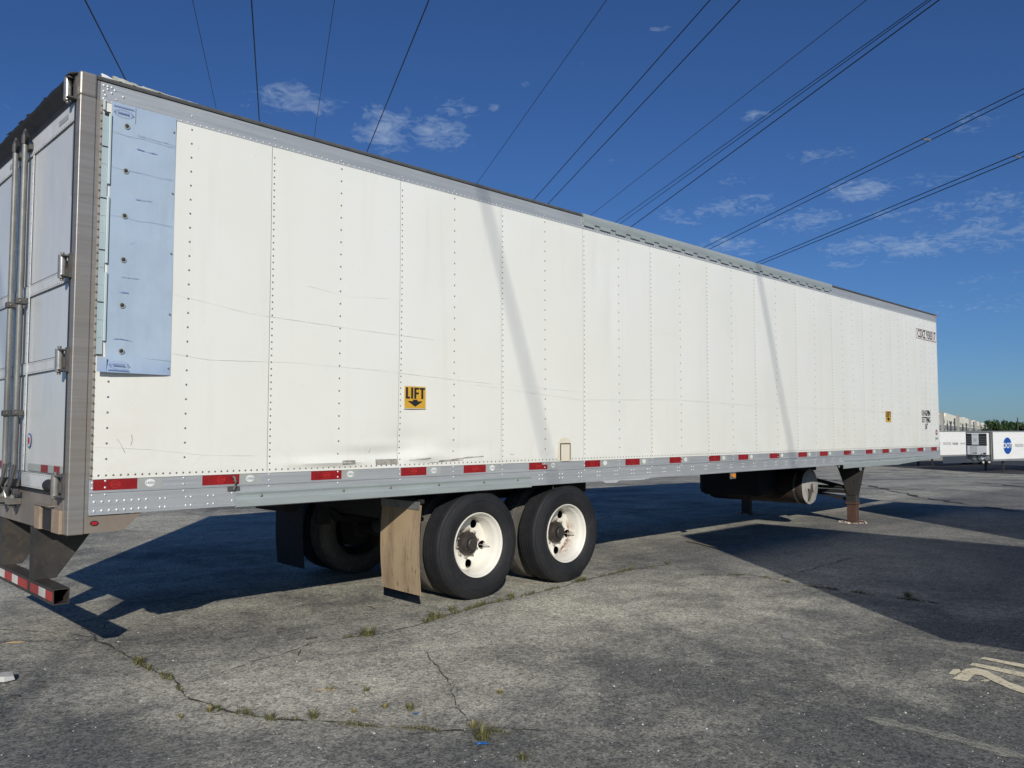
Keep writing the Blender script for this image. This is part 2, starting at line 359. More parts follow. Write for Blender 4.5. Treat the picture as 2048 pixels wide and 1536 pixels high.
c = t.mix(t.math('MULTIPLY', t.ramp(t.noise(1, 8, 0.75, 0.5, vec=t.map((1.1, 6, 1), rot=(0, 0, R(-40)), loc=(4, 9, 0))), 0.58, 0.72), 0.45), c, (0.47, 0.45, 0.39, 1))
# directional tyre wear far off, running along the yard
c = t.mix(t.math('MULTIPLY', t.ramp(t.noise(1, 6, 0.65, 0.3, vec=t.map((0.08, 1.1, 1), rot=(0, 0, R(-32)))), 0.5, 0.75), 0.35), c, (0.15, 0.15, 0.15, 1))
# aggregate
vc = t.vor(95.0, 'F1', 'Color'); vs = t.xyz(vc)
vc2 = t.vor(42.0, 'F1', 'Color'); vs2 = t.xyz(vc2)
agg = t.math('ADD', t.math('MULTIPLY', vs[0], 0.62), t.math('MULTIPLY', vs2[1], 0.38))
c = t.mix(1.0, c, t.mix(t.ramp(agg, 0.12, 0.88), (0.46, 0.46, 0.47, 1), (1.62, 1.60, 1.53, 1)), 'MULTIPLY')
wsp = t.math('MULTIPLY', t.math('GREATER_THAN', vs2[0], 0.985), t.math('LESS_THAN', t.vor(42.0), 0.30))
c = t.mix(t.math('MULTIPLY', wsp, 0.75), c, (0.62, 0.60, 0.54, 1))
fine = t.noise(380, 2, 0.6)
c = t.mix(1.0, c, t.mix(fine, (0.7, 0.7, 0.7, 1), (1.3, 1.3, 1.3, 1)), 'MULTIPLY')
# oil drips
oil = t.math('MULTIPLY', t.ramp(t.vor(1.1), 0.085, 0.02), t.ramp(t.noise(13, 5, 0.7), 0.4, 0.6))
c = t.mix(t.math('MULTIPLY', oil, 0.6), c, (0.035, 0.035, 0.035, 1))
hh = t.math('ADD', t.math('MULTIPLY', t.vor(95.0), 0.6), t.math('MULTIPLY', t.noise(25, 5, 0.7), 0.8))
t.bump(hh, 0.55, 0.006)
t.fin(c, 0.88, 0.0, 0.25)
simple('crack_fill', (0.040, 0.038, 0.034), (0.075, 0.068, 0.05), 0.95, 0.0, 8)
t = NT('faded_paint')
m = t.ramp(t.math('ADD', t.noise(28, 6, 0.8), t.math('MULTIPLY', t.noise(110, 3, 0.8), 0.35)), 0.50, 0.64)
t.b.inputs['Alpha'].default_value = 1.0
t.link(m, t.b.inputs['Alpha'])
c = t.mix(t.ramp(t.noise(6, 5, 0.7), 0.35, 0.7), (0.78, 0.70, 0.50, 1), (0.62, 0.55, 0.38, 1))
t.fin(c, 0.85)
t = NT('chalky_scrape')
m = t.ramp(t.math('ADD', t.noise(1, 7, 0.85, 0.5, vec=t.map((30, 9, 1))), t.math('MULTIPLY', t.noise(120, 3, 0.8), 0.5)), 0.64, 0.90)
t.link(t.math('MULTIPLY', m, 0.85), t.b.inputs['Alpha']); c = t.mix(t.noise(40, 4), (0.40, 0.385, 0.32, 1), (0.56, 0.54, 0.45, 1)); t.fin(c, 0.9)
simple('painted_shade', (0.030, 0.032, 0.038), (0.040, 0.042, 0.048), 0.9, 0.0, 0.3)  # near-black shade colour for the sheet under the far trailers
simple('cement_spot', (0.30, 0.295, 0.27), (0.24, 0.235, 0.215), 0.9, 0.0, 25)

# ------------------------------------------------------------------ mesh helpers
WO = {}


class MB:
    def __init__(s): s.v = []; s.f = []

    def add(s, vs, fs):
        n = len(s.v); s.v += [tuple(x) for x in vs]; s.f += [tuple(i + n for i in f) for f in fs]; return s

    def box(s, x0, x1, y0, y1, z0, z1):
        return s.add([(x0, y0, z0), (x1, y0, z0), (x1, y1, z0), (x0, y1, z0), (x0, y0, z1), (x1, y0, z1), (x1, y1, z1), (x0, y1, z1)],
                     [(0, 3, 2, 1), (4, 5, 6, 7), (0, 1, 5, 4), (1, 2, 6, 5), (2, 3, 7, 6), (3, 0, 4, 7)])

    def prism(s, pts, axis, a, b):
        """pts: 2-D outline, extruded from a to b along axis ('x': pts=(y,z); 'y': pts=(x,z); 'z': pts=(x,y))"""
        mk = {'x': lambda p, q: (q, p[0], p[1]), 'y': lambda p, q: (p[0], q, p[1]), 'z': lambda p, q: (p[0], p[1], q)}[axis]
        n = len(pts); ar = sum(pts[i][0] * pts[(i + 1) % n][1] - pts[(i + 1) % n][0] * pts[i][1] for i in range(n))
        if (ar < 0) != (axis == 'y'): pts = pts[::-1]
        vs = [mk(p, a) for p in pts] + [mk(p, b) for p in pts]
        fs = [tuple(range(n))[::-1], tuple(range(n, 2 * n))] + [(i, (i + 1) % n, n + (i + 1) % n, n + i) for i in range(n)]
        if b < a: fs = [f[::-1] for f in fs]
        return s.add(vs, fs)

    def tube(s, path, r, n=8, caps=True):
        path = [Vector(p) for p in path]; vs = []; fs = []
        rr = r if isinstance(r, (list, tuple)) else [r] * len(path)
        for i, p in enumerate(path):
            d = (path[min(i + 1, len(path) - 1)] - path[max(i - 1, 0)]).normalized()
            a = d.cross(Vector((0, 0, 1)));
            if a.length < 0.01: a = d.cross(Vector((0, 1, 0)))
            a.normalize(); b = d.cross(a)
            for k in range(n):
                t = 2 * math.pi * k / n; vs.append(p + a * (math.cos(t) * rr[i]) + b * (math.sin(t) * rr[i]))
        for i in range(len(path) - 1):
            for k in range(n):
                fs.append((i * n + k, (i + 1) * n + k, (i + 1) * n + (k + 1) % n, i * n + (k + 1) % n))
        if caps: fs += [tuple(range(n)), tuple(range((len(path) - 1) * n, len(path) * n))[::-1]]
        return s.add(vs, fs)

    def lathe(s, prof, c, n=48, axis='y', closed=False):
        """prof: (distance along axis, radius) pairs, revolved about the axis through c"""
        vs = []; fs = []; m = len(prof)
        for (a, r) in prof:
            for k in range(n):
                t = 2 * math.pi * k / n; p, q = r * math.cos(t), r * math.sin(t)
                vs.append({'y': (c[0] + p, c[1] + a, c[2] + q), 'x': (c[0] + a, c[1] + p, c[2] + q), 'z': (c[0] + p, c[1] + q, c[2] + a)}[axis])
        for i in range(m if closed else m - 1):
            j = (i + 1) % m
            for k in range(n): fs.append((i * n + k, j * n + k, j * n + (k + 1) % n, i * n + (k + 1) % n))
        if axis != 'y': fs = [f[::-1] for f in fs]
        return s.add(vs, fs)

    def dome(s, p, d, r, h, n=8):
        d = Vector(d).normalized(); p = Vector(p)
        a = d.cross(Vector((0, 0, 1)));
        if a.length < 0.01: a = d.cross(Vector((0, 1, 0)))
        a.normalize(); b = d.cross(a); vs = []
        for (rr, hh) in ((1, 0), (0.75, 0.65)):
            for k in range(n):
                t = 2 * math.pi * k / n; vs.append(p + a * (math.cos(t) * r * rr) + b * (math.sin(t) * r * rr) + d * (h * hh))
        vs.append(p + d * h)
        fs = [(k, n + k, n + (k + 1) % n, (k + 1) % n) for k in range(n)] + [(n + k, 2 * n, n + (k + 1) % n) for k in range(n)]
        return s.add(vs, fs)

    def build(s, name, mat, parent=None, smooth=0, bevel=0, **props):
        o_ = WO.get(parent.name, Vector()) if parent else Vector()
        me = bpy.data.meshes.new(name); me.from_pydata([(x - o_[0], y - o_[1], z - o_[2]) for x, y, z in s.v], [], s.f)
        me.materials.append(MATS[mat]); me.validate(); me.update()
        bm = bmesh.new(); bm.from_mesh(me); bmesh.ops.recalc_face_normals(bm, faces=bm.faces); bm.to_mesh(me); bm.free()
        if smooth: me.shade_smooth(); me.set_sharp_from_angle(angle=R(smooth))
        o = bpy.data.objects.new(name, me); COL.objects.link(o)
        if parent: o.parent = parent; WO[o.name] = o_
        if bevel:
            b = o.modifiers.new('edge', 'BEVEL'); b.width = bevel; b.segments = 2; b.limit_method = 'ANGLE'; b.angle_limit = R(40)
        for k, v in props.items(): o[k] = v
        return o


def empty(name, loc=(0, 0, 0), rz=0, parent=None, world_coords=True, **props):
    o = bpy.data.objects.new(name, None); COL.objects.link(o); o.empty_display_size = 0.3
    loc = Vector(loc)
    if parent:
        o.parent = parent; po = WO.get(parent.name, Vector()); o.location = loc - po
    else: o.location = loc
    o.rotation_euler = (0, 0, rz)
    WO[o.name] = loc.copy() if world_coords else Vector()
    for k, v in props.items(): o[k] = v
    return o


def copy_tree(o, parent=None, loc=None):
    c = o.copy(); COL.objects.link(c); c.parent = parent
    if loc is not None: c.location = loc
    for ch in list(o.children): copy_tree(ch, c)
    return c


def text(name, body, mat, parent, loc, size, rot=(R(90), 0, 0), sx=1.0, bold=0.0, ext=0.0006, shear=0.0, align='CENTER', **props):
    c = bpy.data.curves.new(name, 'FONT'); c.body = body; c.size = size; c.align_x = align; c.align_y = 'CENTER'
    c.extrude = ext; c.offset = bold; c.shear = shear; c.resolution_u = 3; c.materials.append(MATS[mat])
    tmp = bpy.data.objects.new('tmp', c); COL.objects.link(tmp)
    me = bpy.data.meshes.new_from_object(tmp.evaluated_get(bpy.context.evaluated_depsgraph_get())); bpy.data.objects.remove(tmp)
    o = bpy.data.objects.new(name, me); COL.objects.link(o); o.parent = parent
    o.location = Vector(loc) - WO.get(parent.name, Vector()) if parent else loc
    o.rotation_euler = rot; o.scale = (sx, 1, 1)
    WO[o.name] = WO.get(parent.name, Vector())
    for k, v in props.items(): o[k] = v
    return o


def oval(mb, cx, cz, a, b, y, t=0.0008, n=20, hole=0.0, plane='y'):
    if hole <= 0:
        pts = [(cx + a * math.cos(2 * math.pi * k / n), cz + b * math.sin(2 * math.pi * k / n)) for k in range(n)]
        return mb.prism(pts, plane, y, y - t)
    vs = []; fs = []
    for (rr, yy) in ((1, y), (1, y - t), (hole, y - t), (hole, y)):
        for k in range(n):
            p, q = cx + a * rr * math.cos(2 * math.pi * k / n), cz + b * rr * math.sin(2 * math.pi * k / n)
            vs.append((p, yy, q) if plane == 'y' else (yy, p, q))
    for i in range(4):
        j = (i + 1) % 4
        for k in range(n): fs.append((i * n + k, j * n + k, j * n + (k + 1) % n, i * n + (k + 1) % n))
    return mb.add(vs, fs)


def holed_plate(outline, holes, thick, mk, n=14):
    """flat plate with round holes; outline and holes in 2-D, mk(p, q, t) -> point"""
    bm = bmesh.new(); es = []
    loops = [outline] + [[(hx + ha * math.cos(2 * math.pi * k / n), hz + hb * math.sin(2 * math.pi * k / n)) for k in range(n)] for hx, hz, ha, hb in holes]
    for lp in loops:
        vs = [bm.verts.new((p, q, 0)) for p, q in lp]
        es += [bm.edges.new((vs[i], vs[(i + 1) % len(vs)])) for i in range(len(vs))]
    bmesh.ops.triangle_fill(bm, use_beauty=True, use_dissolve=False, edges=es, normal=(0, 0, 1))
    bm.verts.index_update(); pts = [(v.co.x, v.co.y) for v in bm.verts]; fs = [tuple(v.index for v in f.verts) for f in bm.faces]
    bm.free(); N = len(pts)
    V = [mk(p, q, 0) for p, q in pts] + [mk(p, q, thick) for p, q in pts]
    Fc = fs + [tuple(i + N for i in f)[::-1] for f in fs]; k0 = 0
    for lp in loops:
        m = len(lp)
        for i in range(m): Fc.append((k0 + i, k0 + (i + 1) % m, N + k0 + (i + 1) % m, N + k0 + i))
        k0 += m
    return V, Fc


# ------------------------------------------------------------------ ground
FH = Vector((math.sin(YAW), math.cos(YAW), 0)); RH = Vector((math.cos(YAW), -math.sin(YAW), 0))


def sstep(a, b, x):
    t = min(1, max(0, (x - a) / (b - a))); return t * t * (3 - 2 * t)


def zg_w(w): return -2.5 * sstep(20, 76, w) - 0.6 * sstep(110, 400, w)


def zg(x, y): return zg_w((x - CAM.x) * FH.x + (y - CAM.y) * FH.y)


ws = [-400, -60, -10, 0, 6, 12, 18, 20] + [20 + 56 * i / 24 for i in range(1, 25)] + [80, 95, 110, 150, 200, 260, 330, 400, 800, 2000, 6000]
g = MB(); vs = []
for w in ws:
    for l in (-4000, -300, 0, 300, 4000):
        p = Vector((CAM.x, CAM.y, 0)) + FH * w + RH * l; vs.append((p.x, p.y, zg_w(w)))
g.add(vs, [(i * 5 + k, i * 5 + k + 1, (i + 1) * 5 + k + 1, (i + 1) * 5 + k) for i in range(len(ws) - 1) for k in range(4)])
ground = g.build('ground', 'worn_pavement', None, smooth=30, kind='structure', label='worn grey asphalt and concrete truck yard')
if ground.data.polygons[0].normal.z < 0: ground.data.flip_normals()


def ribbon(pts, w0, name, mat, parent=None, z=0.004, jit=0.016, step=0.03, seed=1, wvar=0.95, **props):
    """an uneven strip lying on the ground along a polyline"""
    mb = MB(); P = []
    for i in range(len(pts) - 1):
        a, b = Vector(pts[i]).to_2d(), Vector(pts[i + 1]).to_2d(); m = max(1, int((b - a).length / step))
        P += [a.lerp(b, k / m) for k in range(m)]
    P.append(Vector(pts[-1]).to_2d()); n = len(P); vs = []
    for i, p in enumerate(P):
        d = (P[min(i + 1, n - 1)] - P[max(i - 1, 0)]).normalized(); nn = Vector((-d.y, d.x))
        q = p + nn * (noise.noise(Vector((p.x * 5, p.y * 5, seed))) * jit * 2 + noise.noise(Vector((p.x * 20, p.y * 20, seed))) * jit)
        w = w0 * (1 - wvar + 2 * wvar * abs(noise.noise(Vector((p.x * 7, p.y * 7, seed + 9))))) * min(1, (i + 1) / 4, (n - i) / 4)
        for sgn in (1, -1):
            k = q + nn * (w * sgn); vs.append((k.x, k.y, zg(k.x, k.y) + z))
    mb.add(vs, [(2 * i, 2 * i + 1, 2 * i + 3, 2 * i + 2) for i in range(n - 1)])
    o = mb.build(name, mat, parent, **props)
    if o.data.polygons[0].normal.z < 0: o.data.flip_normals()
    return o


CR1 = [(1.05, -0.43), (1.21, -0.41), (1.59, -0.31), (1.92, -0.33), (2.15, -0.41), (2.51, -0.39), (2.97, -0.29), (3.39, -0.20), (3.8, -0.17), (4.39, -0.14), (4.77, -0.07), (5.9, 0.02), (6.6, -0.08)]
CR1b = [(6.19, -0.72), (6.58, -1.11), (6.54, -1.48), (6.42, -1.76), (6.45, -2.17), (6.43, -2.59), (6.5, -3.2)]
CR2 = [(0.54, 1.47), (0.51, 0.89), (0.51, 0.37), (0.5, -0.13), (0.52, -0.41), (0.45, -0.87), (0.48, -1.21), (0.61, -1.55), (0.78, -1.74), (0.97, -2.07), (1.14, -2.29), (1.4, -2.6)]
CR3 = [(-0.8, 1.9), (-0.03, 1.38), (0.21, 1.18), (0.52, 0.93)]
CR4 = [(2.1, -1.02), (1.92, -1.36), (1.78, -1.66), (1.6, -1.93), (1.34, -2.38), (1.25, -2.6)]
CR5 = [(6.45, -1.40), (6.9, -1.42), (7.82, -1.39), (8.63, -1.37)]
CR6 = [(0.0, 1.95), (0.25, 1.55), (0.42, 1.25), (0.52, 1.05)]
CR7 = [(0.75, 1.8), (0.70, 1.4), (0.62, 1.1)]
CR8 = [(1.0, -2.25), (1.3, -2.42), (1.62, -2.75)]
CR9 = [(1.05, -0.43), (0.8, -0.55), (0.52, -0.60)]
CR10 = [(4.9, 1.2), (7.5, 2.6), (12, 4.6)]
CR11 = [(1.0, 2.6), (2.6, 3.1), (4.4, 3.3)]
for i, (c_, w_) in enumerate(((CR1, .012), (CR1b, .013), (CR2, .011), (CR3, .008), (CR4, .005), (CR5, .011), (CR6, .006), (CR7, .005), (CR8, .006), (CR9, .004), (CR10, .012), (CR11, .006))):
    ribbon(c_, w_, 'crack', 'crack_fill', ground, seed=i, z=0.004)
for i, c_ in enumerate(([(16, -2), (19, 1.4), (24, 5), (30, 9)], [(19.5, -4), (24, -0.5), (30, 4.5)], [(22, -5), (28, -1), (38, 7)])):
    ribbon(c_, 0.10, 'tar_seam', 'crack_fill', ground, seed=20 + i, step=0.3, jit=0.1, z=0.012)


def marking(polys, name, mat, label):
    mb = MB()
    for pl in polys: mb.add([(x, y, 0.005) for x, y in pl], [tuple(range(len(pl)))])
    o = mb.build(name, mat, ground, label=label)
    for p in o.data.polygons:
        pass
    return o


def G2(*q): return [tuple(on_z(u, v))[:2] for u, v in q]


def K2(*q): return G2(*[(1400 + x_ / 3.1605, 1100 + y_ / 3.1605) for x_, y_ in q])
marking([K2((1592, 818), (1690, 835), (1737, 790), (1650, 780)), K2((1662, 757), (1650, 778), (1700, 786), (1780, 796), (1850, 832), (1960, 882), (2150, 945), (2150, 905), (2048, 872), (1950, 838), (1890, 805), (1810, 766), (1740, 750)),
         K2((1703, 731), (2150, 830), (2150, 800), (1725, 716)), K2((1768, 690), (2048, 748), (2150, 770), (2150, 745), (1800, 681)), K2((1570, 788), (1612, 792), (1650, 775), (1640, 757), (1600, 758)), K2((1770, 832), (1815, 836), (1840, 826), (1800, 820))], 'painted_marking', 'faded_paint', 'faded cream painted marking')
marking([G2(*[(1576 + 13 * math.cos(a * .628), 1272 + 7 * math.sin(a * .628)) for a in range(10)])], 'cement_splash', 'cement_spot', 'pale round cement splash')
ribbon([tuple(on_z(*q))[:2] for q in ((1725, 1436), (1800, 1452), (1900, 1476), (2000, 1503), (2090, 1528))], 0.080, 'scrape_streak', 'chalky_scrape', ground, z=0.005, wvar=0.6, jit=0.006, step=0.015, label='long chalky scrape streak')

ap = MB(); vv = []  # dark sheet laid over the far ground to stand in for shade
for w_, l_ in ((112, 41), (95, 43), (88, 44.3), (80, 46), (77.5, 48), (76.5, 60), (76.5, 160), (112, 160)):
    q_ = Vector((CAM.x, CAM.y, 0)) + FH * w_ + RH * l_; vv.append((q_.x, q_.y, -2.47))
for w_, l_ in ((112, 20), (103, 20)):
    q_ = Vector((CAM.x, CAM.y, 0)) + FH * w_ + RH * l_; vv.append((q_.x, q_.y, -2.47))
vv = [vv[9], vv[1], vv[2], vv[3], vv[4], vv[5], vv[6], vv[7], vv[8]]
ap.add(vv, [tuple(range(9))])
shade_obj = ap.build('far_shade_sheet', 'painted_shade', None, kind='structure', label='sheet of painted shade on the ground under the far trailers')
if shade_obj.data.polygons[0].normal.z < 0: shade_obj.data.flip_normals()

# ------------------------------------------------------------------ main trailer
TR = empty('semi_trailer', (8.07, 1.3, 0), label='long white riveted box semi trailer standing on two white-rimmed axles', category='trailer')
ZB, ZT, W, L = 1.035, 3.935, 2.60, 16.15


def y_noise(x, z):
    """gentle oil-canning of the thin side sheet plus the dents the photograph shows"""
    ph = (x - 0.15) / 0.6145
    b = -0.0035 * abs(math.sin(math.pi * ph)) ** 1.0 * (0.6 + 0.8 * noise.noise(Vector((x * 0.6, z * 0.45, 3))))
    b += 0.0075 * noise.noise(Vector((x * 0.9, z * 0.6, 11))) + 0.0012 * noise.noise(Vector((x * 3, z * 2.2, 5)))

    def bump(cx, cz, sx, sz, a):
        return a * math.exp(-((x - cx) / sx) ** 2 - ((z - cz) / sz) ** 2)
    d = bump(1.95, 1.33, 0.35, 0.035, -0.022) + bump(2.40, 1.38, 0.45, 0.06, 0.016) + bump(2.85, 1.36, 0.20, 0.045, -0.026) + bump(2.80, 1.50, 0.28, 0.10, 0.014)
    d *= 1.45; d += bump(3.3, 1.42, 0.3, 0.06, 0.010) + bump(2.75, 1.75, 0.15, 0.35, 0.008) + bump(5.55, 2.9, 0.07, 0.5, 0.006) + bump(5.30, 3.35, 0.05, 0.3, 0.004)
    d += bump(2.5, 1.47, 0.3, 0.03, -0.006) + bump(9.4, 2.1, 0.3, 0.5, 0.006) + bump(12.1, 2.4, 0.5, 0.8, 0.005)
    k = min(1, max(0, (z - 1.285) / 0.03), max(0, (3.77 - z) / 0.05))
    return (b + d) * k


seams = [0.135, 1.379] + [1.379 + 1.229 * i for i in range(1, 12)] + [16.13]
PZ0, PZ1, PY = 1.268, 3.80, -0.012
for i in range(len(seams) - 1):
    a, b = seams[i] + 0.002, seams[i + 1] - 0.002
    nx, nz = 22, 64; vs = []; off = 0.0
    for j in range(nz + 1):
        tz = (j / nz); z = PZ0 + (PZ1 - PZ0) * tz ** 1.35
        for k in range(nx + 1):
            x = a + (b - a) * k / nx; vs.append((x, PY + y_noise(x, z) + (0.0015 if k == 0 else 0), z))
    fs = [(j * (nx + 1) + k, j * (nx + 1) + k + 1, (j + 1) * (nx + 1) + k + 1, (j + 1) * (nx + 1) + k) for j in range(nz) for k in range(nx)]
    p = MB().add(vs, fs)
    # returned edges so that the sheet has a thickness at the joint
    p.box(a, b, PY + 0.0015, PY + 0.006, PZ0 - 0.001, PZ0 + 0.02)
    pan = p.build('side_panel', 'white_panel', TR, smooth=30)
    # rivets of this sheet
    rv = MB()

    def riv(x, z, r=0.0072, h=0.0036): rv.dome((x, PY + y_noise(x, z) + 0.0004, z), (0, -1, 0), r, h, 7)
    x_lo = seams[i]; z = 1.325
    if i > 0:
        z = 1.34
        while z < 3.76: riv(x_lo + 0.020, z); z += 0.0515
    mid = [x_lo + 0.626] if i else [0.225, 0.745]
    if i in (9,): mid = [x_lo + 0.41, x_lo + 0.82]
    if i in (10, 11): mid = [x_lo + 0.40, x_lo + 0.80]
    if i == 12: mid = [x_lo + q for q in (0.28, 0.50, 0.76, 0.98)]
    for m in mid:
        z = 1.40
        while z < 3.78:
            if not (i == 0 and m < 0.64 and z > 1.95): riv(m, z, 0.0085)
            z += 0.1025
    x = x_lo + (0.045 if i == 0 else 0.02)
    while x < seams[i + 1] - 0.02: riv(x, 1.292, 0.0080); x += 0.0515 if i else 0.0465
    if i == 12:
        z = 1.33
        while z < 3.78: riv(16.10, z); z += 0.0515
    rv.build('rivets', 'rivet_steel', pan, smooth=50, kind='stuff')
# inner wall behind the sheets, far wall, front wall, roof, floor
MB().box(0.12, 16.12, 0.031, 0.045, 1.21, 3.92).build('inner_wall', 'reefer_rail', TR)
MB().box(0.10, 16.13, 2.57, 2.60, 1.27, 3.92).build('far_wall', 'reefer_white', TR)
MB().box(16.122, 16.15, -0.004, 2.60, 1.03, 3.93).build('front_wall', 'reefer_white', TR)
MB().box(0.12, 16.12, 0.035, 2.565, 1.06, 1.20).build('floor', 'chassis', TR)
rf = MB()
for k in range(8):
    y0, y1 = W * k / 8, W * (k + 1) / 8; z0 = 3.935 + 0.02 * math.sin(math.pi * k / 8); z1 = 3.935 + 0.02 * math.sin(math.pi * (k + 1) / 8)
    rf.add([(0.0, y0, z0), (L, y0, z0), (L, y1, z1), (0.0, y1, z1)], [(0, 1, 2, 3)])
rf.build('roof', 'roof_skin', TR)
# bottom rail: a stepped extrusion
prof = [(0.03, 1.30), (0.0, 1.30), (0.0, 1.275), (-0.006, 1.275), (-0.006, 1.190), (-0.016, 1.188), (-0.016, 1.180), (-0.009, 1.176), (-0.009, 1.052), (-0.020, 1.050), (-0.020, 1.035), (0.03, 1.035)]
for (a, b, nm) in ((0.125, 1.125, 'bottom_rail'), (1.128, 11.55, 'bottom_rail'), (11.553, 16.15, 'bottom_rail')):
    MB().prism(prof, 'x', a, b).build(nm, 'brushed_rail', TR)
MB().prism([(0.0, 1.0), (0.03, 1.0), (0.03, 1.30), (0.0, 1.30)], 'x', 0.125, 16.15).v
MB().box(0.10, 16.15, 2.57, 2.615, 1.035, 1.27).build('far_bottom_rail', 'brushed_rail', TR)
# bent repair channel bolted over the rail
ch = [(-0.009, 1.142), (-0.016, 1.142), (-0.030, 1.128), (-0.022, 1.110), (-0.022, 1.092), (-0.036, 1.078), (-0.034, 1.026), (-0.024, 1.020), (-0.009, 1.020)]
MB().prism(ch, 'x', 1.13, 4.24).build('rail_cover', 'cover_strip', TR, label='bluish bent channel bolted over the rail')
vs = []; fs = []; n = 40
ch2 = [(-0.009, 1.115), (-0.020, 1.115), (-0.030, 1.100), (-0.022, 1.085), (-0.022, 1.065), (-0.034, 1.050), (-0.030, 0.975), (-0.009, 0.970)]
for i in range(n + 1):
    x = 11.56 + (15.45 - 11.56) * i / n; tp = max(0, (i - 24) / 16)
    for (y, z) in ch2: vs.append((x, y, 1.115 - (1.115 - z) * (1 - 0.42 * tp) + 0.006 * noise.noise(Vector((x * 3, z * 9, 0)))))
m = len(ch2)
for i in range(n):
    for k in range(m): fs.append((i * m + k, (i + 1) * m + k, (i + 1) * m + (k + 1) % m, i * m + (k + 1) % m))
fs += [tuple(range(m)), tuple(range(n * m, n * m + m))]
MB().add(vs, fs).build('rail_cover', 'cover_strip', TR, label='bent lower channel near the trailer nose')
# torn lower lip beside the front axle gap
lip = [(5.35, 1.036), (5.42, 1.012), (5.60, 1.008), (5.66, 1.030), (5.9, 1.022), (6.1, 1.020), (6.25, 1.036)]
MB().prism(lip, 'y', -0.030, -0.020).build('torn_lip', 'rivet_bright', TR)
# rivets of the rail
rr = MB()
for x in [0.16 + 0.0475 * i for i in range(8)]:
    for z in (1.120, 1.062): rr.dome((x, -0.009, z), (0, -1, 0), 0.0098, 0.006, 10)
for x in (0.585, 0.620, 0.765, 0.80, 0.925, 0.965):
    for z in (1.120, 1.062): rr.dome((x, -0.009, z), (0, -1, 0), 0.0085, 0.005, 9)
for z in (1.245, 1.21, 1.165): rr.dome((0.145, -0.007, z), (0, -1, 0), 0.0085, 0.005, 9)
for z in (1.13, 1.075): rr.dome((1.105, -0.009, z), (0, -1, 0), 0.0085, 0.005, 9)
x = 4.40
while x < 11.5:
    for dx in (-0.022, 0.022):
        for z in (1.138, 1.098): rr.dome((x + dx, -0.009, z), (0, -1, 0), 0.0085, 0.005, 7)
    x += 0.3073
cols = [0.225, 0.745] + [s + q for s in seams[1:-1] for q in (0.02, 0.626)]
for x in cols:
    for z, y in ((1.255, -0.0065), (1.212, -0.0065), (1.165, -0.009)): rr.dome((x, y - 0.001, z), (0, -1, 0), 0.0078, 0.0045, 8)
rr.build('rail_rivets', 'rivet_bright', TR, smooth=50, kind='stuff')
bl = MB()
for x in (1.33, 2.05, 2.52, 3.05, 3.60, 4.05): bl.dome((x, -0.0225, 1.100), (0, -1, 0), 0.013, 0.009, 10)
for x in (12.2, 13.0, 14.3, 15.2): bl.dome((x, -0.0225, 1.075), (0, -1, 0), 0.011, 0.008, 8)
bl.build('cover_bolts', 'rivet_steel', TR, smooth=50, kind='stuff')
# top rail, dark roof edge
MB().prism([(0.03, 3.79), (-0.004, 3.79), (-0.014, 3.792), (-0.014, 3.798), (-0.008, 3.802), (-0.008, 3.925), (0.0, 3.932), (0.03, 3.932)], 'x', 0.125, 16.15).build('top_rail', 'brushed_rail', TR)
MB().prism([(0.05, 3.934), (-0.014, 3.934), (-0.018, 3.946), (-0.006, 3.962), (0.05, 3.962)], 'x', 0.10, 5.06).build('roof_edge', 'roof_edge', TR)
MB().prism([(0.05, 3.934), (-0.014, 3.934), (-0.018, 3.946), (-0.006, 3.962), (0.05, 3.962)], 'x', 11.26, 16.16).build('roof_edge', 'roof_edge', TR)
MB().box(16.06, 16.12, -0.020, -0.009, 3.90, 3.93).build('marker_lamp', 'amber_lens', TR, label='small amber lamp at the top of the nose')
tr_ = MB()
for (x, z) in ((0.145, 3.905), (0.17, 3.885), (0.195, 3.905), (0.145, 3.865), (0.17, 3.905), (0.195, 3.865), (0.215, 3.89), (0.155, 3.84), (0.27, 3.86), (0.145, 3.815)): tr_.dome((x, -0.009, z), (0, -1, 0), 0.009, 0.005, 9)
x = 0.20
while x < 16.05: tr_.dome((x, -0.009, 3.806 if x < 1 else 3.808), (0, -1, 0), 0.0068, 0.004, 6); x += 0.0515 if x > 1 else 0.047
for x in cols: tr_.dome((x, -0.009, 3.86 if int(x * 10) % 2 else 3.83), (0, -1, 0), 0.007, 0.004, 6)
tr_.build('top_rivets', 'rivet_bright', TR, smooth=50, kind='stuff')
# crenellated repair cover over the middle of the top rail
cv = [(-0.010, 3.865), (-0.024, 3.865), (-0.032, 3.90), (-0.034, 3.935), (-0.020, 3.962), (0.01, 3.972), (0.08, 3.972), (0.08, 3.964), (0.0, 3.955), (-0.014, 3.93)]
MB().prism(cv, 'x', 5.07, 11.25).build('roof_cover', 'cover_strip', TR, smooth=35, label='pale green bent cover with square tabs')
x = 5.07
while x < 11.2:
    w_ = 0.19 + random.uniform(-.012, .012)
    MB().prism([(x, 3.866), (min(x + w_, 11.25), 3.866), (min(x + w_, 11.25), 3.832 + random.uniform(-.003, .003)), (x + 0.012, 3.832)], 'y', -0.026, -0.012).build('cover_tab', 'cover_strip', TR)
    x += 0.2815
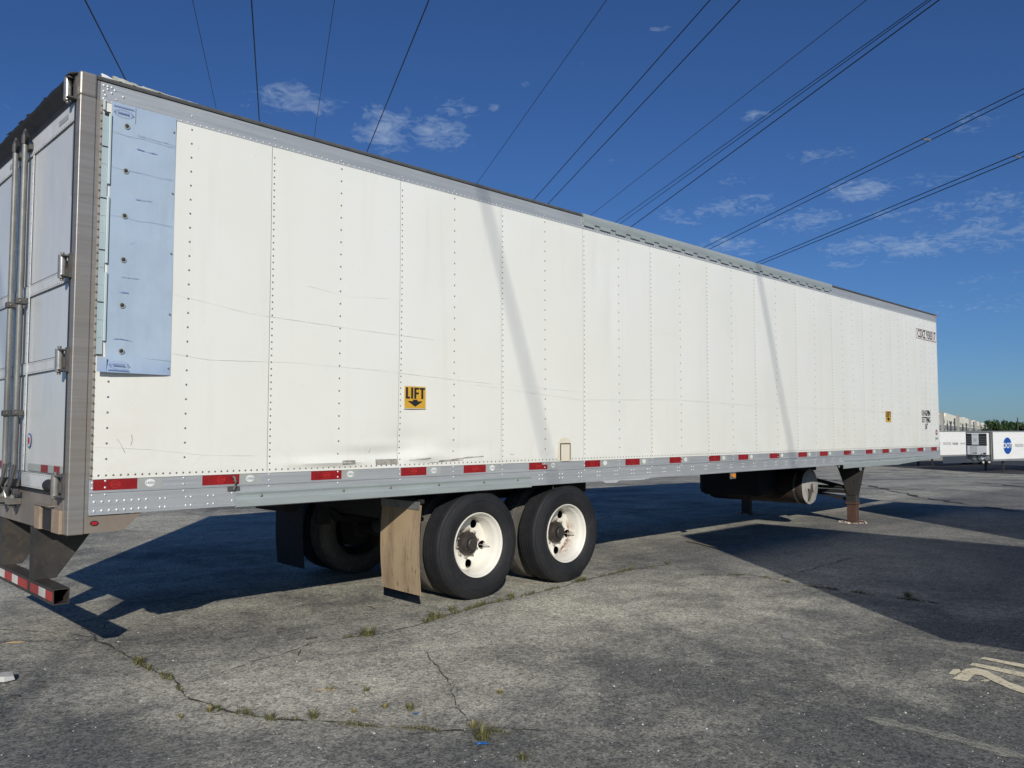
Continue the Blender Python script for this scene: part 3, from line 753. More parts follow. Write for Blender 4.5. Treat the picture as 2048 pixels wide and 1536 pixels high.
# torn roofing near the rear
for (x0, x1, h, mt) in ((0.13, 0.20, 0.055, 'white_print'), (0.20, 0.42, 0.060, 'roof_tear'), (0.40, 0.62, 0.040, 'roof_tear'), (0.55, 0.85, 0.022, 'white_print')):
    vs = []; n = 10
    for i in range(n + 1):
        x = x0 + (x1 - x0) * i / n; hh = h * (0.55 + 0.5 * abs(noise.noise(Vector((x * 16, 2, 1))))) * (1 - 0.6 * i / n)
        vs += [(x, -0.006, 3.957), (x, 0.002 + 0.01 * noise.noise(Vector((x * 9, 0, 0))), 3.957 + hh), (x, 0.09, 3.955 + hh * 0.7)]
    fs = []
    for i in range(n): fs += [(3 * i, 3 * i + 3, 3 * i + 4, 3 * i + 1), (3 * i + 1, 3 * i + 4, 3 * i + 5, 3 * i + 2)]
    o = MB().add(vs, fs).build('roof_shred', mt, TR)
    sm_ = o.modifiers.new('t', 'SOLIDIFY'); sm_.thickness = 0.004
for x in (0.24, 0.33, 0.50): MB().box(x, x + 0.018, -0.012, 0.01, 3.93, 3.962).build('roof_clip', 'seal_black', TR)

# reflective tape along the rail
reds = [(0.15, 0.43), (0.88, 1.16), (1.76, 2.04), (2.64, 2.92), (3.36, 3.64), (4.23, 4.50), (5.09, 5.35), (5.80, 6.07), (6.67, 6.93), (7.54, 7.82), (8.28, 8.54), (9.14, 9.42), (10.01, 10.29), (10.73, 11.01), (11.60, 11.88), (12.48, 12.76), (13.20, 13.49), (14.04, 14.33), (14.89, 15.21), (15.65, 15.96)]
for i, (a, b) in enumerate(reds):
    if i == 5:
        q = MB().box(a, 4.42, -0.0068, -0.006, 1.194, 1.266).box(4.42, b, -0.0068, -0.006, 1.194, 1.24)
    else: q = MB().box(a, b, -0.0068, -0.006, 1.194, 1.266)
    rt = q.build('red_reflector', 'red_tape', TR)
    lg = oval(MB(), (a + b) / 2 - (0.0 if i else 0.0), 1.231, 0.032, 0.024, -0.0069, hole=0.86).build('printed_emblem', 'red_print', rt)
    e2 = b + 0.17 if i < 18 else b + 0.12
    st = MB().box(b + 0.001, min(e2, 16.12), -0.0066, -0.006, 1.194, 1.266).build('silver_reflector', 'silver_tape', TR)
    oval(MB(), b + 0.085 if i < 18 else b + 0.06, 1.231, 0.034, 0.026, -0.0067).build('printed_emblem', 'white_print', st)
    if i < 6:
        text('emblem_text', 'Utility', 'red_print', rt, ((a + b) / 2, -0.0072, 1.231), 0.026, shear=0.3, bold=0.0003)
        text('emblem_text', 'Utility', 'ink_grey', st, (b + 0.085, -0.0077, 1.231), 0.026, shear=0.3, bold=0.0003)

# signs on the side
def lift_sign(x0, x1, z0, z1):
    sg = MB().box(x0 - 0.006, x1 + 0.006, PY - 0.0065, PY - 0.005, z0 - 0.006, z1 + 0.006).build('lift_sticker', 'sign_border', TR, label='yellow sticker reading LIFT above a black down arrow')
    MB().box(x0, x1, PY - 0.0075, PY - 0.0067, z0, z1).build('yellow_face', 'sign_yellow', sg)
    w, h = x1 - x0, z1 - z0; y0, y1 = PY - 0.0077, PY - 0.0085
    def P(u, v): return (x0 + w * u, z0 + h * v)
    def poly(pts): return MB().prism([P(*p) for p in pts], 'y', y0, y1)
    poly([(.05, .44), (.25, .44), (.25, .53), (.15, .53), (.15, .96), (.05, .96)]).build('letter', 'ink_black', sg)
    poly([(.30, .44), (.40, .44), (.40, .96), (.30, .96)]).build('letter', 'ink_black', sg)
    poly([(.45, .44), (.55, .44), (.55, .65), (.67, .65), (.67, .74), (.55, .74), (.55, .87), (.68, .87), (.68, .96), (.45, .96)]).build('letter', 'ink_black', sg)
    poly([(.79, .44), (.89, .44), (.89, .87), (.97, .87), (.97, .96), (.71, .96), (.71, .87), (.79, .87)]).build('letter', 'ink_black', sg)
    poly([(.39, .40), (.61, .40), (.61, .33), (.87, .33), (.50, .07), (.13, .33), (.39, .33)]).build('arrow', 'ink_black', sg)
lift_sign(2.665, 2.895, 1.785, 1.975); lift_sign(13.355, 13.60, 1.75, 1.94)
pl = MB().box(14.97, 16.085, PY - 0.0062, PY - 0.005, 3.385, 3.585).build('number_plate', 'plate_border', TR, label='outlined fleet number CSXZ 938317')
MB().box(14.985, 16.07, PY - 0.0072, PY - 0.0063, 3.397, 3.573).build('plate_face', 'plate_pink', pl)
text('number_text', 'CSXZ 938317', 'ink_black', pl, (15.53, PY - 0.0082, 3.482), 0.225, sx=0.76, bold=0.003)
kp = empty('kingpin_notice', (15.38, PY, 1.8), parent=TR, label='black lettering KINGPIN SETTING 36 inch')
text('lettering', 'KINGPIN', 'ink_black', kp, (15.38, PY - 0.006, 1.93), 0.155, sx=0.78, bold=0.003)
text('lettering', 'SETTING', 'ink_black', kp, (15.38, PY - 0.006, 1.80), 0.155, sx=0.78, bold=0.003)
text('lettering', '36"', 'ink_black', kp, (15.38, PY - 0.006, 1.67), 0.155, sx=0.78, bold=0.003)
em = oval(MB(), 15.95, 1.56, 0.055, 0.055, PY - 0.004, 0.0015).build('round_badge', 'ink_blue', TR, label='small round blue and red badge')
oval(MB(), 15.95, 1.56, 0.042, 0.042, PY - 0.0057).build('badge_centre', 'bright_red_tape', em)
oval(MB(), 15.95, 1.56, 0.030, 0.016, PY - 0.0067).build('badge_band', 'white_print', em)
text('model_text', '3000R', 'ink_grey', TR, (15.95, PY - 0.006, 1.435), 0.06, bold=0.001)
# riveted repair plate with rusty sealant near the rail
mp = empty('repair_plate', (4.76, PY, 1.27), parent=TR, label='small beige patch framed with rusty sealant')
ov = [(4.64, 1.28), (4.66, 1.47), (4.69, 1.50), (4.76, 1.52), (4.83, 1.50), (4.86, 1.47), (4.87, 1.28)]
MB().prism(ov, 'y', PY - 0.0035, PY - 0.0045).build('stain', 'stain', mp)
MB().box(4.695, 4.83, PY - 0.009, PY - 0.005, 1.27, 1.445).build('plate', 'patch_beige', mp)
MB().box(4.683, 4.694, PY - 0.010, PY - 0.005, 1.28, 1.455).box(4.831, 4.842, PY - 0.010, PY - 0.005, 1.28, 1.455).box(4.690, 4.836, PY - 0.0105, PY - 0.005, 1.446, 1.458).build('sealant', 'rust_line', mp)
# scuffs, scratches, stickers near the rail
def scuff(pts, w, mat='scuff', seed=0, name='scuff_mark', dy=0.0035):
    P = []
    for i in range(len(pts) - 1):
        a, b = Vector(pts[i]), Vector(pts[i + 1]); m_ = max(1, int((b - a).length / 0.04)); P += [a.lerp(b, k / m_) for k in range(m_)]
    P.append(Vector(pts[-1])); vs = []
    for i, p in enumerate(P):
        ww = w * (0.25 + 1.2 * abs(noise.noise(Vector((p.x * 6, p.y * 6, seed)))))
        y = PY + y_noise(p.x, p.y) - dy
        d = (P[min(i + 1, len(P) - 1)] - P[max(i - 1, 0)]).normalized(); nn = Vector((-d.y, d.x)) * ww
        vs += [(p.x + nn.x, y, p.y + nn.y), (p.x - nn.x, y, p.y - nn.y)]
    o = MB().add(vs, [(2 * i, 2 * i + 1, 2 * i + 3, 2 * i + 2) for i in range(len(P) - 1)]).build(name, mat, TR)
    return o
for k, (pts, w_, mt) in enumerate([
        ([(0.15, 1.48), (0.5, 1.46), (0.9, 1.41), (1.3, 1.40)], 0.0016, 'scuff'), ([(0.62, 2.13), (0.9, 2.10), (1.6, 2.12), (2.4, 2.10), (3.4, 2.05), (5.2, 2.0)], 0.0016, 'scuff'),
        ([(0.62, 2.55), (1.2, 2.47), (2.2, 2.43), (3.0, 2.41)], 0.0018, 'scuff'), ([(1.7, 2.74), (2.1, 2.70), (2.5, 2.73)], 0.0015, 'scuff'),
        ([(5.55, 3.20), (5.42, 2.95), (5.30, 2.65), (5.28, 2.5)], 0.003, 'scuff'), ([(5.45, 3.70), (5.40, 3.5), (5.36, 3.3)], 0.0018, 'scuff'),
        ([(3.5, 2.02), (5.0, 1.92), (6.8, 1.97), (9.0, 1.93), (12.0, 1.95), (14.5, 1.9)], 0.0022, 'scuff'), ([(3.05, 1.315), (3.2, 1.322), (3.4, 1.338), (3.6, 1.345)], 0.006, 'scuff_dark'),
        ([(2.95, 1.303), (3.05, 1.305), (3.35, 1.318)], 0.005, 'scuff_dark'), ([(2.72, 1.33), (2.85, 1.335), (2.95, 1.345)], 0.004, 'scuff_dark'),
        ([(0.29, 1.53), (0.31, 1.50), (0.33, 1.46), (0.34, 1.44)], 0.003, 'scuff_dark'), ([(0.38, 1.56), (0.385, 1.52), (0.375, 1.49)], 0.003, 'scuff_dark'),
        ([(3.95, 1.36), (4.0, 1.355)], 0.004, 'scuff_dark'), ([(6.6, 2.75), (6.65, 2.76)], 0.003, 'scuff'), ([(2.31, 1.40), (2.32, 1.44)], 0.004, 'scuff_dark')]):
    scuff(pts, w_, mt, k)
for (a, b, z0, z1) in ((2.03, 2.16, 1.315, 1.345), (2.37, 2.60, 1.30, 1.345)):
    q = MB(); y = PY - 0.002
    vs = [(a, y + y_noise(a, z0) - .002, z0), (b, y + y_noise(b, z0) - .002, z0), (b, y + y_noise(b, z1) - .004, z1), (a, y + y_noise(a, z1) - .004, z1)]
    q.add(vs, [(0, 1, 2, 3)]); o = q.build('worn_label', 'scuff_dark', TR)

# pale blue side fairing plate behind the rear post
fp = empty('fairing_plate', (0.38, PY, 2.9), parent=TR, label='pale blue film-faced plate with fastener holes')
nx, nz = 14, 40; vs = []
for sheet in (0, 1):
    for j in range(nz + 1):
        z = 1.972 + (3.806 - 1.972) * j / nz
        for k in range(nx + 1):
            x = 0.195 + (0.628 - 0.195) * k / nx
            if z < 2.10 and k == 0: x -= 0.0
            y = PY - 0.010 - 0.042 * (1 - k / nx) ** 0.6 * math.exp(-((z - 1.95) / 0.11) ** 2) - 0.003 * noise.noise(Vector((x * 5, z * 2, 4)))
            vs.append((x, y + 0.004 * sheet, z))
N = (nx + 1) * (nz + 1); fs = []
for j in range(nz):
    for k in range(nx):
        q = (j * (nx + 1) + k, j * (nx + 1) + k + 1, (j + 1) * (nx + 1) + k + 1, (j + 1) * (nx + 1) + k); fs += [q, tuple(i + N for i in q)[::-1]]
for k in range(nx): fs += [(k, k + 1, N + k + 1, N + k), (nz * (nx + 1) + k, nz * (nx + 1) + k + 1, N + nz * (nx + 1) + k + 1, N + nz * (nx + 1) + k)]
for j in range(nz):
    for e in (0, nx): a_ = j * (nx + 1) + e; fs.append((a_, a_ + nx + 1, N + a_ + nx + 1, N + a_))
MB().add(vs, fs).build('sheet', 'patch_film', fp, smooth=30)
MB().box(0.136, 0.194, PY - 0.050, PY - 0.044, 1.973, 2.070).build('corner_tab', 'patch_film', fp)
hz = [3.66, 3.35, 3.04, 2.74, 2.43, 2.12]
for i, z in enumerate(hz):
    s_ = 0.008 if z < 2.2 else 0.0
    MB().lathe([(0, 0.019), (-0.002, 0.020), (-0.0025, 0.014), (0, 0.013)], (0.293, PY - 0.0145 - s_, z), 18).build('fastener', 'silver_tape', fp, smooth=40)
    MB().dome((0.295, PY - 0.014 - s_, z), (0, -1, 0), 0.0135, 0.005, 10).build('fastener_hole', 'seal_black', fp, smooth=40)
for z in (3.70, 3.26, 2.83, 2.40, 2.02): MB().dome((0.612, PY - 0.014, z), (0, -1, 0), 0.007, 0.006, 8).build('screw', 'rivet_steel', fp)
for k_, (x0_, x1_, zz_, w_) in enumerate(((0.20, 0.62, 3.60, .0015), (0.36, 0.62, 3.62, .003), (0.20, 0.61, 3.36, .0015), (0.20, 0.61, 3.03, .0012), (0.28, 0.40, 2.62, .003), (0.42, 0.625, 2.085, .004), (0.36, 0.50, 3.52, .006), (0.36, 0.47, 3.17, .005), (0.27, 0.33, 2.52, .008), (0.24, 0.36, 2.20, .006))):
    V_ = []
    for i_ in range(13):
        x_ = x0_ + (x1_ - x0_) * i_ / 12; z_ = zz_ + 0.012 * noise.noise(Vector((x_ * 9, zz_ * 3, k_))) - (0.05 * (x_ - x0_) if k_ in (1, 5) else 0.02 * (x_ - x0_)); h_ = w_ * abs(noise.noise(Vector((x_ * 60, zz_, 2)))) + 0.0006
        V_ += [(x_, PY - 0.0165, z_ - h_), (x_, PY - 0.0165, z_ + h_)]
    MB().add(V_, [(2 * i_, 2 * i_ + 2, 2 * i_ + 3, 2 * i_ + 1) for i_ in range(12)]).build('scratch', 'film_scratch' if k_ < 6 else 'ink_faint', fp)
# jointed hinge strip left of the sheet
MB().box(0.138, 0.152, PY - 0.016, PY - 0.006, 3.735, 3.806).build('strip_end', 'hinge_strip_pale', fp)
zz = [3.715, 3.41, 3.36, 3.09, 3.04, 2.83, 2.78, 2.47, 2.42, 2.18, 2.13, 2.085]
for (z1, z0) in ((3.715, 3.255), (3.15, 2.72), (2.64, 2.20)):
    MB().box(0.176, 0.192, PY - 0.026, PY - 0.006, z0 - 0.02, z1).build('hinge_barrel', 'hinge_strip_pale', fp, bevel=0.003)
for i in range(14):
    z1 = 3.715 - i * 0.1165
    MB().box(0.138, 0.175, PY - 0.012 - 0.004 * (i % 3 == 1), PY - 0.006, z1 - 0.1145, z1).build('hinge_leaf', 'hinge_strip', fp)
    if i % 3 == 1: MB().box(0.138, 0.174, PY - 0.018, PY - 0.010, z1 - 0.1145, z1 - 0.110).build('slot', 'seal_black', fp)
MB().box(0.150, 0.185, PY - 0.020, PY - 0.012, 3.70, 3.725).build('latch_shadow_gap', 'seal_black', fp)
# makers' prints, top and bottom corner (the lettering itself is worn illegible)
for zc_, tilt in ((3.752, 1), (2.035, 0)):
    oval(MB(), 0.270, zc_ - 0.012, 0.062, 0.026, PY - 0.0155 - (0.036 if not tilt else 0.0), 0.0006, 26, hole=0.95).build('printed_oval', 'ink_blue', fp)
    q = MB(); yy = PY - 0.0155 - (0.036 if not tilt else 0.0)
    for k in range(11): q.box(0.232 + k * 0.0070, 0.237 + k * 0.0070, yy - 0.0006, yy, zc_ - 0.017, zc_ - 0.007 + 0.003 * (k % 3 == 0))
    for k in range(14): q.box(0.205 + k * 0.0095, 0.212 + k * 0.0095, yy - 0.0006, yy, zc_ + (0.027 if tilt else -0.052), zc_ + (0.033 if tilt else -0.044))
    q.box(0.204, 0.222, yy - .0006, yy, zc_ - 0.012, zc_ - 0.010).box(0.318, 0.340, yy - .0006, yy, zc_ - 0.014, zc_ - 0.012)
    q.build('worn_print', 'ink_blue', fp, kind='stuff')
    MB().box(0.346, 0.3475, PY - 0.0155, PY - 0.0140, zc_ - 0.06, zc_ + 0.05).build('crease', 'ink_grey', fp)

# ------------------------------------------------------------------ rear frame and doors
MB().box(0.0, 0.100, -0.012, 0.075, 0.915, 3.955).build('corner_post', 'steel_post', TR, bevel=0.006)
MB().box(0.101, 0.123, -0.004, 0.03, 1.03, 3.95).build('post_return', 'steel_post', TR)
MB().box(0.124, 0.137, -0.0175, 0.0, 1.27, 3.80).build('post_flange', 'flange_beige', TR)
pr = MB(); z = 1.295
while z < 3.79: pr.dome((0.1305, -0.0178, z), (0, -1, 0), 0.0088, 0.007, 8); z += 0.0525
pr.build('post_rivets', 'rivet_steel', TR, smooth=50, kind='stuff')
MB().box(0.0, 0.100, 2.525, 2.612, 0.915, 3.955).build('corner_post', 'steel_post', TR, bevel=0.006)
MB().box(-0.006, 0.100, -0.020, 0.09, 3.80, 3.962).build('post_cap', 'steel_post', TR, bevel=0.012)
MB().box(0.10, 0.45, -0.008, 0.0, 0.919, 1.032).v
MB().prism([(0.102, 0.919), (0.345, 0.921), (0.46, 1.030), (0.102, 1.030)], 'y', -0.006, 0.004).build('lamp_plate', 'steel_sill', TR)
lp = oval(MB(), 0.163, 0.983, 0.026, 0.017, -0.0065, 0.006, 20).build('oval_lamp', 'seal_black', TR, label='small oval red side lamp')
oval(MB(), 0.163, 0.983, 0.019, 0.010, -0.0127, 0.005, 18).build('lens', 'red_lens', lp)
# header with its dark recess and torn, lumpy top edge
vs = []; n = 44
for i in range(n + 1):
    y = 0.076 + (2.524 - 0.076) * i / n; q = 0.018 * noise.noise(Vector((y * 6, 1.3, 0))) + 0.008 * noise.noise(Vector((y * 21, 0, 0)))
    vs += [(0.02, y, 3.80), (0.012, y, 3.86), (-0.045 - q * 0.4, y, 3.90 + q * 0.3), (-0.055, y, 3.935 + q), (-0.01, y, 3.962 + q), (0.12, y, 3.955)]
fs = [(i * 6 + k, i * 6 + k + 1, (i + 1) * 6 + k + 1, (i + 1) * 6 + k) for i in range(n) for k in range(5)]
MB().add(vs, fs).build('rear_header', 'seal_black', TR, smooth=50)
for (y0, y1) in ((0.02, 0.16), (0.60, 0.66), (1.02, 1.10), (1.20, 1.32), (1.52, 1.66), (1.9, 2.1)):
    MB().add([(-0.058, y0, 3.945), (-0.058, y1, 3.95), (0.06, y1, 3.985), (0.06, y0, 3.975)], [(0, 1, 2, 3)]).build('roof_shred', 'white_print', TR)
MB().box(0.0, 0.02, 0.076, 2.524, 0.915, 1.155).build('rear_sill', 'steel_sill', TR, bevel=0.003)
MB().box(0.02, 0.10, 0.02, 2.58, 0.915, 0.93).box(0.02, 0.10, 0.02, 2.58, 1.13, 1.15).build('sill_box', 'steel_sill', TR)
MB().box(-0.006, 0.03, 0.076, 2.524, 1.156, 1.172).build('sill_lip', 'seal_black', TR)
# dock bumper on the sill
db = empty('dock_bumper', (0, 0.42, 1.0), parent=TR, label='black rubber dock bumper between tan plates')
MB().box(-0.012, -0.0005, 0.250, 0.490, 0.925, 1.055).build('rubber_block', 'seal_black', db, bevel=0.004)
MB().box(-0.028, -0.0005, 0.492, 0.620, 0.918, 1.080).build('side_plate', 'rust_plate', db, bevel=0.003)
MB().box(-0.022, -0.0005, 0.078, 0.248, 0.918, 1.070).build('end_plate', 'rust_plate', db, bevel=0.003)
MB().box(-0.040, -0.0005, 0.25, 0.62, 1.082, 1.090).build('top_plate', 'steel_sill', db)
# doors
def door(y0, y1, label):
    d = empty('door', (0.0, y0, 1.18), parent=TR, label=label)
    DX = 0.010
    nz_, ny_ = 60, 10; vs = []
    for j in range(nz_ + 1):
        z = 1.178 + (3.785 - 1.178) * j / nz_
        for k in range(ny_ + 1):
            y = y0 + (y1 - y0) * k / ny_; vs.append((DX + 0.004 * noise.noise(Vector((y * 1.6, z * 1.1, y0))) + 0.0012 * noise.noise(Vector((y * 6, z * 5, 2))), y, z))
    fs = [(j * (ny_ + 1) + k, (j + 1) * (ny_ + 1) + k, (j + 1) * (ny_ + 1) + k + 1, j * (ny_ + 1) + k + 1) for j in range(nz_) for k in range(ny_)]
    MB().add(vs, fs).box(DX + 0.006, DX + 0.05, y0, y1, 1.178, 3.785).build('door_skin', 'door_panel', d, smooth=40)
    for z0, z1 in ((3.655, 3.783), (2.575, 2.665), (2.00, 2.085), (1.180, 1.290)):
        MB().box(DX - 0.010, DX - 0.005, y0 + 0.002, y1 - 0.002, z0, z1).build('stiffener_band', 'door_trim', d)
        q = MB(); y = y0 + 0.03
        for zz_ in ((z0 + 0.012, z1 - 0.012) if z0 < 3 else (z0 + 0.012,)):
            y = y0 + 0.03
            while y < y1 - 0.02: q.dome((DX - 0.010, y, zz_), (-1, 0, 0), 0.0045, 0.003, 6); y += 0.045
        for zz_ in (z0, z1): q.box(DX - 0.0112, DX - 0.0102, y0 + 0.002, y1 - 0.002, zz_ - 0.002, zz_ + 0.002)
        q.build('band_rivets', 'rivet_steel', d, kind='stuff')
    MB().box(DX - 0.012, DX + 0.05, y0 - 0.018, y0 - 0.001, 1.178, 3.785).build('door_seal', 'seal_black', d)
    return d, DX
d1, DX = door(0.100, 1.245, 'white rear door nearest the camera with riveted bands')
d2, _ = door(1.262, 2.505, 'white rear door farther from the camera')
for (dd, y) in ((d1, 1.045), (d2, 1.455)):
    MB().box(DX - 0.014, DX - 0.0105, y - 0.016, y + 0.016, 1.30, 3.65).build('edge_strip', 'white_print', dd)
    q = MB(); z = 1.33
    while z < 3.62: q.dome((DX - 0.014, y, z), (-1, 0, 0), 0.005, 0.003, 6); z += 0.075
    q.build('strip_rivets', 'rivet_steel', dd, kind='stuff')
for (dd, rows) in ((d1, ((0.93, 0.845, 's'), (0.845, 0.60, 's'), (0.60, 0.43, 'r'), (0.43, 0.30, 's'), (0.30, 0.165, 'r'), (0.165, 0.10, 's'))), (d2, ((1.62, 1.50, 's'), (1.80, 1.62, 'r'), (2.0, 1.8, 's'), (2.25, 2.0, 'r')))):
    for (a, b, k) in rows:
        MB().box(DX - 0.0125, DX - 0.0115, b, a, 1.302, 1.352).build('red_reflector' if k == 'r' else 'silver_reflector', 'red_tape' if k == 'r' else 'silver_tape', dd)
# grey tape pieces at the top of the doors
MB().box(DX - 0.0125, DX - 0.0105, 0.22, 0.43, 3.70, 3.735).build('tape_piece', 'silver_tape', d1)
MB().box(DX - 0.009, DX - 0.006, 0.112, 0.128, 3.15, 3.64).build('tape_piece', 'silver_tape', d1)
MB().box(DX - 0.0125, DX - 0.0105, 1.60, 1.75, 3.70, 3.735).build('tape_piece', 'silver_tape', d2)
bd = oval(MB(), 0.935, 1.515, 0.050, 0.056, DX - 0.006, 0.002, 24, plane='x').build('round_badge', 'ink_blue', d1, label='round blue badge with red centre')
oval(MB(), 0.935, 1.515, 0.038, 0.042, DX - 0.0083, 0.0006, 20, plane='x').build('badge_ring', 'white_print', bd)
oval(MB(), 0.935, 1.515, 0.026, 0.030, DX - 0.0092, 0.0006, 20, plane='x').build('badge_centre', 'bright_red_tape', bd)
# hinges
def hinge(z, rubber=False):
    h = empty('hinge', (-0.03, 0.11, z), parent=TR)
    MB().tube([(-0.040, 0.118, z - 0.075), (-0.040, 0.118, z + 0.075)], 0.026, 18).build('hinge_barrel', 'hinge_metal', h, smooth=40)
    MB().tube([(-0.040, 0.118, z - 0.092), (-0.040, 0.118, z + 0.095)], 0.012, 10).build('hinge_pin', 'rivet_steel', h, smooth=40)
    for dz in (-0.062, 0.070): MB().box(-0.055, 0.0, 0.060, 0.120, z + dz - 0.006, z + dz + 0.004).build('hinge_ear', 'cast_dark', h)
    MB().box(-0.024, -0.004, 0.126, 0.190, z - 0.045, z + 0.045).build('hinge_leaf', 'hinge_metal', h, bevel=0.003)
    MB().box(-0.016, -0.0005, 0.045, 0.085, z - 0.075, z + 0.085).build('mount_plate', 'cast_dark', h)
    if rubber: MB().tube([(-0.045, 0.15, z), (-0.040, 0.20, z), (-0.042, 0.255, z + 0.002), (-0.042, 0.262, z + 0.002)], [0.026, 0.030, 0.040, 0.038], 18).build('rubber_stop', 'seal_black', h, smooth=40)
for z in (3.86, 2.665, 2.045): hinge(z)
hinge(1.225, True)
h0 = None
# lock rods with handles and keepers
def lock_rod(y, near):
    r_ = empty('lock_rod', (-0.04, y, 1.0), parent=TR)
    MB().tube([(-0.045, y, 1.06), (-0.045, y, 3.80)], 0.0205, 16).build('rod', 'galvanised', r_, smooth=40)
    MB().tube([(-0.045, y, 3.74), (-0.045, y, 3.80), (-0.045, y, 3.86)], [0.026, 0.026, 0.006], 12).build('rod_top', 'cast_dark', r_, smooth=40)
    MB().prism([(y - 0.03, 3.74), (y + 0.02, 3.76), (y + 0.012, 3.86), (y - 0.09, 3.775)], 'x', -0.055, -0.035).build('upper_cam', 'gear_paint', r_)
    MB().box(-0.030, 0.0, y - 0.055, y + 0.055, 3.70, 3.735).build('rod_bracket', 'cast_dark', r_)
    for z in (2.55, 1.72):
        MB().box(-0.074, 0.0, y - 0.034, y + 0.034, z - 0.022, z + 0.022).build('rod_bracket', 'cast_dark', r_, bevel=0.006)
        MB().dome((-0.05, y - 0.034, z), (0, -1, 0), 0.008, 0.008, 8).build('bracket_bolt', 'rivet_steel', r_)
    MB().prism([(y - 0.05, 1.05), (y + 0.04, 1.05), (y + 0.05, 1.085), (y + 0.02, 1.07), (y, 1.10), (y - 0.03, 1.07), (y - 0.06, 1.095)], 'x', -0.085, -0.002).build('keeper', 'hinge_metal', r_)
    MB().tube([(-0.05, y, 1.02), (-0.05, y, 1.07)], 0.030, 10).build('lower_cam', 'cast_dark', r_, smooth=40)
    s = -1 if near else 1
    MB().box(-0.078, -0.012, y - 0.045, y + 0.045, 1.175, 1.235).build('handle_hub', 'cast_dark', r_, bevel=0.008)
    MB().tube([(-0.075, y, 1.12), (-0.085, y - 0.05, 1.16), (-0.080, y - 0.075, 1.20), (-0.07, y - 0.085, 1.27), (-0.06, y - 0.085, 1.34)], 0.013, 8).build('handle', 'cast_dark', r_, smooth=50)
    MB().box(-0.07, -0.03, y - 0.11, y - 0.06, 1.12, 1.165).build('handle_catch', 'cast_dark', r_, bevel=0.006)
    MB().tube([(-0.085, y + 0.02, 1.10), (-0.095, y + 0.035, 1.14), (-0.09, y + 0.03, 1.19), (-0.07, y + 0.02, 1.23)], 0.007, 6).build('hasp', 'hinge_metal', r_)
    return r_
lock_rod(1.12, True); lock_rod(1.385, False)
# latch hook on the side rail
hk = empty('rail_hook', (1.1, -0.02, 1.18), parent=TR, label='small forged hook on the rail')
MB().box(1.065, 1.155, -0.024, -0.016, 1.148, 1.178).build('hook_plate', 'cast_dark', hk)
MB().tube([(1.11, -0.026, 1.155), (1.115, -0.038, 1.185), (1.118, -0.036, 1.215), (1.112, -0.032, 1.240), (1.100, -0.030, 1.252)], 0.009, 8).build('hook', 'galvanised', hk, smooth=50)

# rear underride guard
ug = empty('underride_guard', (0.05, 1.3, 0.45), parent=TR, label='black steel underride guard with striped tape')
bar = MB(); x0, x1, y0, y1, z0, z1, tt = -0.008, 0.092, 0.205, 2.395, 0.445, 0.548, 0.006
for (a, b, c_, d_) in ((x0, x0 + tt, z0, z1), (x1 - tt, x1, z0, z1), (x0 + tt, x1 - tt, z0, z0 + tt), (x0 + tt, x1 - tt, z1 - tt, z1)): bar.box(a, b, y0, y1, c_, d_)
bar.build('bumper_bar', 'guard_paint', ug)
st = [(2.39, 2.30, 'r'), (2.30, 2.14, 'w'), (2.14, 1.93, 'r'), (1.93, 1.78, 'w'), (1.78, 1.585, 'r'), (1.585, 1.43, 'w'), (1.43, 1.22, 'r'), (1.22, 1.06, 'w'), (1.06, 0.81, 'r'), (0.735, 0.53, 'r'), (0.53, 0.37, 'w'), (0.37, 0.215, 'r')]
for a, b, k in st: MB().box(-0.0095, -0.0083, b, a, 0.468, 0.528).build('tape_stripe', 'bright_red_tape' if k == 'r' else 'bright_white_tape', ug)
for y in (0.72, 1.60):
    q = MB()
    q.box(-0.004, 0.008, y - 0.055, y + 0.075, 0.549, 0.913)
    MBp = [(0.008, 0.549), (0.135, 0.549), (0.40, 0.913), (0.008, 0.913)]
    q.prism(MBp, 'y', y - 0.055, y - 0.047)
    q.prism(MBp, 'y', y + 0.067, y + 0.075)
    q.build('guard_post', 'guard_paint', ug)
MB().prism([(0.10, 0.90), (0.50, 1.02), (0.50, 0.99), (0.10, 0.87)], 'y', 0.3, 2.3).build('guard_brace', 'guard_paint', ug)

# ------------------------------------------------------------------ undercarriage
bg_ = empty('bogie', (4.2, 1.3, 0.5), parent=TR, label='black sliding tandem bogie frame')
for y in (0.72, 1.88):
    MB().box(2.95 if y < 1 else 2.4, 5.9, y - 0.05, y + 0.05, 0.86, 1.03).build('slide_rail', 'chassis', bg_)
for x in (3.0, 3.6, 4.2, 5.4, 5.8): MB().box(x - 0.04, x + 0.04, 0.66, 1.94, 0.80, 0.93).build('frame_member', 'chassis', bg_)
XW, WB, TR_R = 3.585, 1.25, 0.508
for k in range(2):
    xw = XW + WB * k
    MB().tube([(xw, 0.12, TR_R), (xw, 2.48, TR_R)], 0.065, 14).build('axle', 'chassis', bg_, smooth=40)
    for y in (0.72, 1.88):
        MB().prism([(xw - 0.55, 0.80), (xw - 0.40, 0.62), (xw, 0.56), (xw + 0.40, 0.62), (xw + 0.50, 0.80), (xw + 0.35, 0.68), (xw, 0.64), (xw - 0.35, 0.68)], 'y', y - 0.04, y + 0.04).build('leaf_spring', 'chassis', bg_)
        MB().box(xw - 0.62, xw - 0.50, y - 0.05, y + 0.05, 0.60, 0.87).build('hanger', 'chassis', bg_)
    MB().tube([(xw - 0.25, 1.0, 0.62), (xw - 0.25, 1.3, 0.62)], 0.09, 12).build('brake_chamber', 'chassis', bg_, smooth=40)
MB().tube([(2.55, 1.7, 0.86), (2.55, 2.35, 0.86)], 0.10, 16).build('air_tank', 'chassis', bg_, smooth=40)
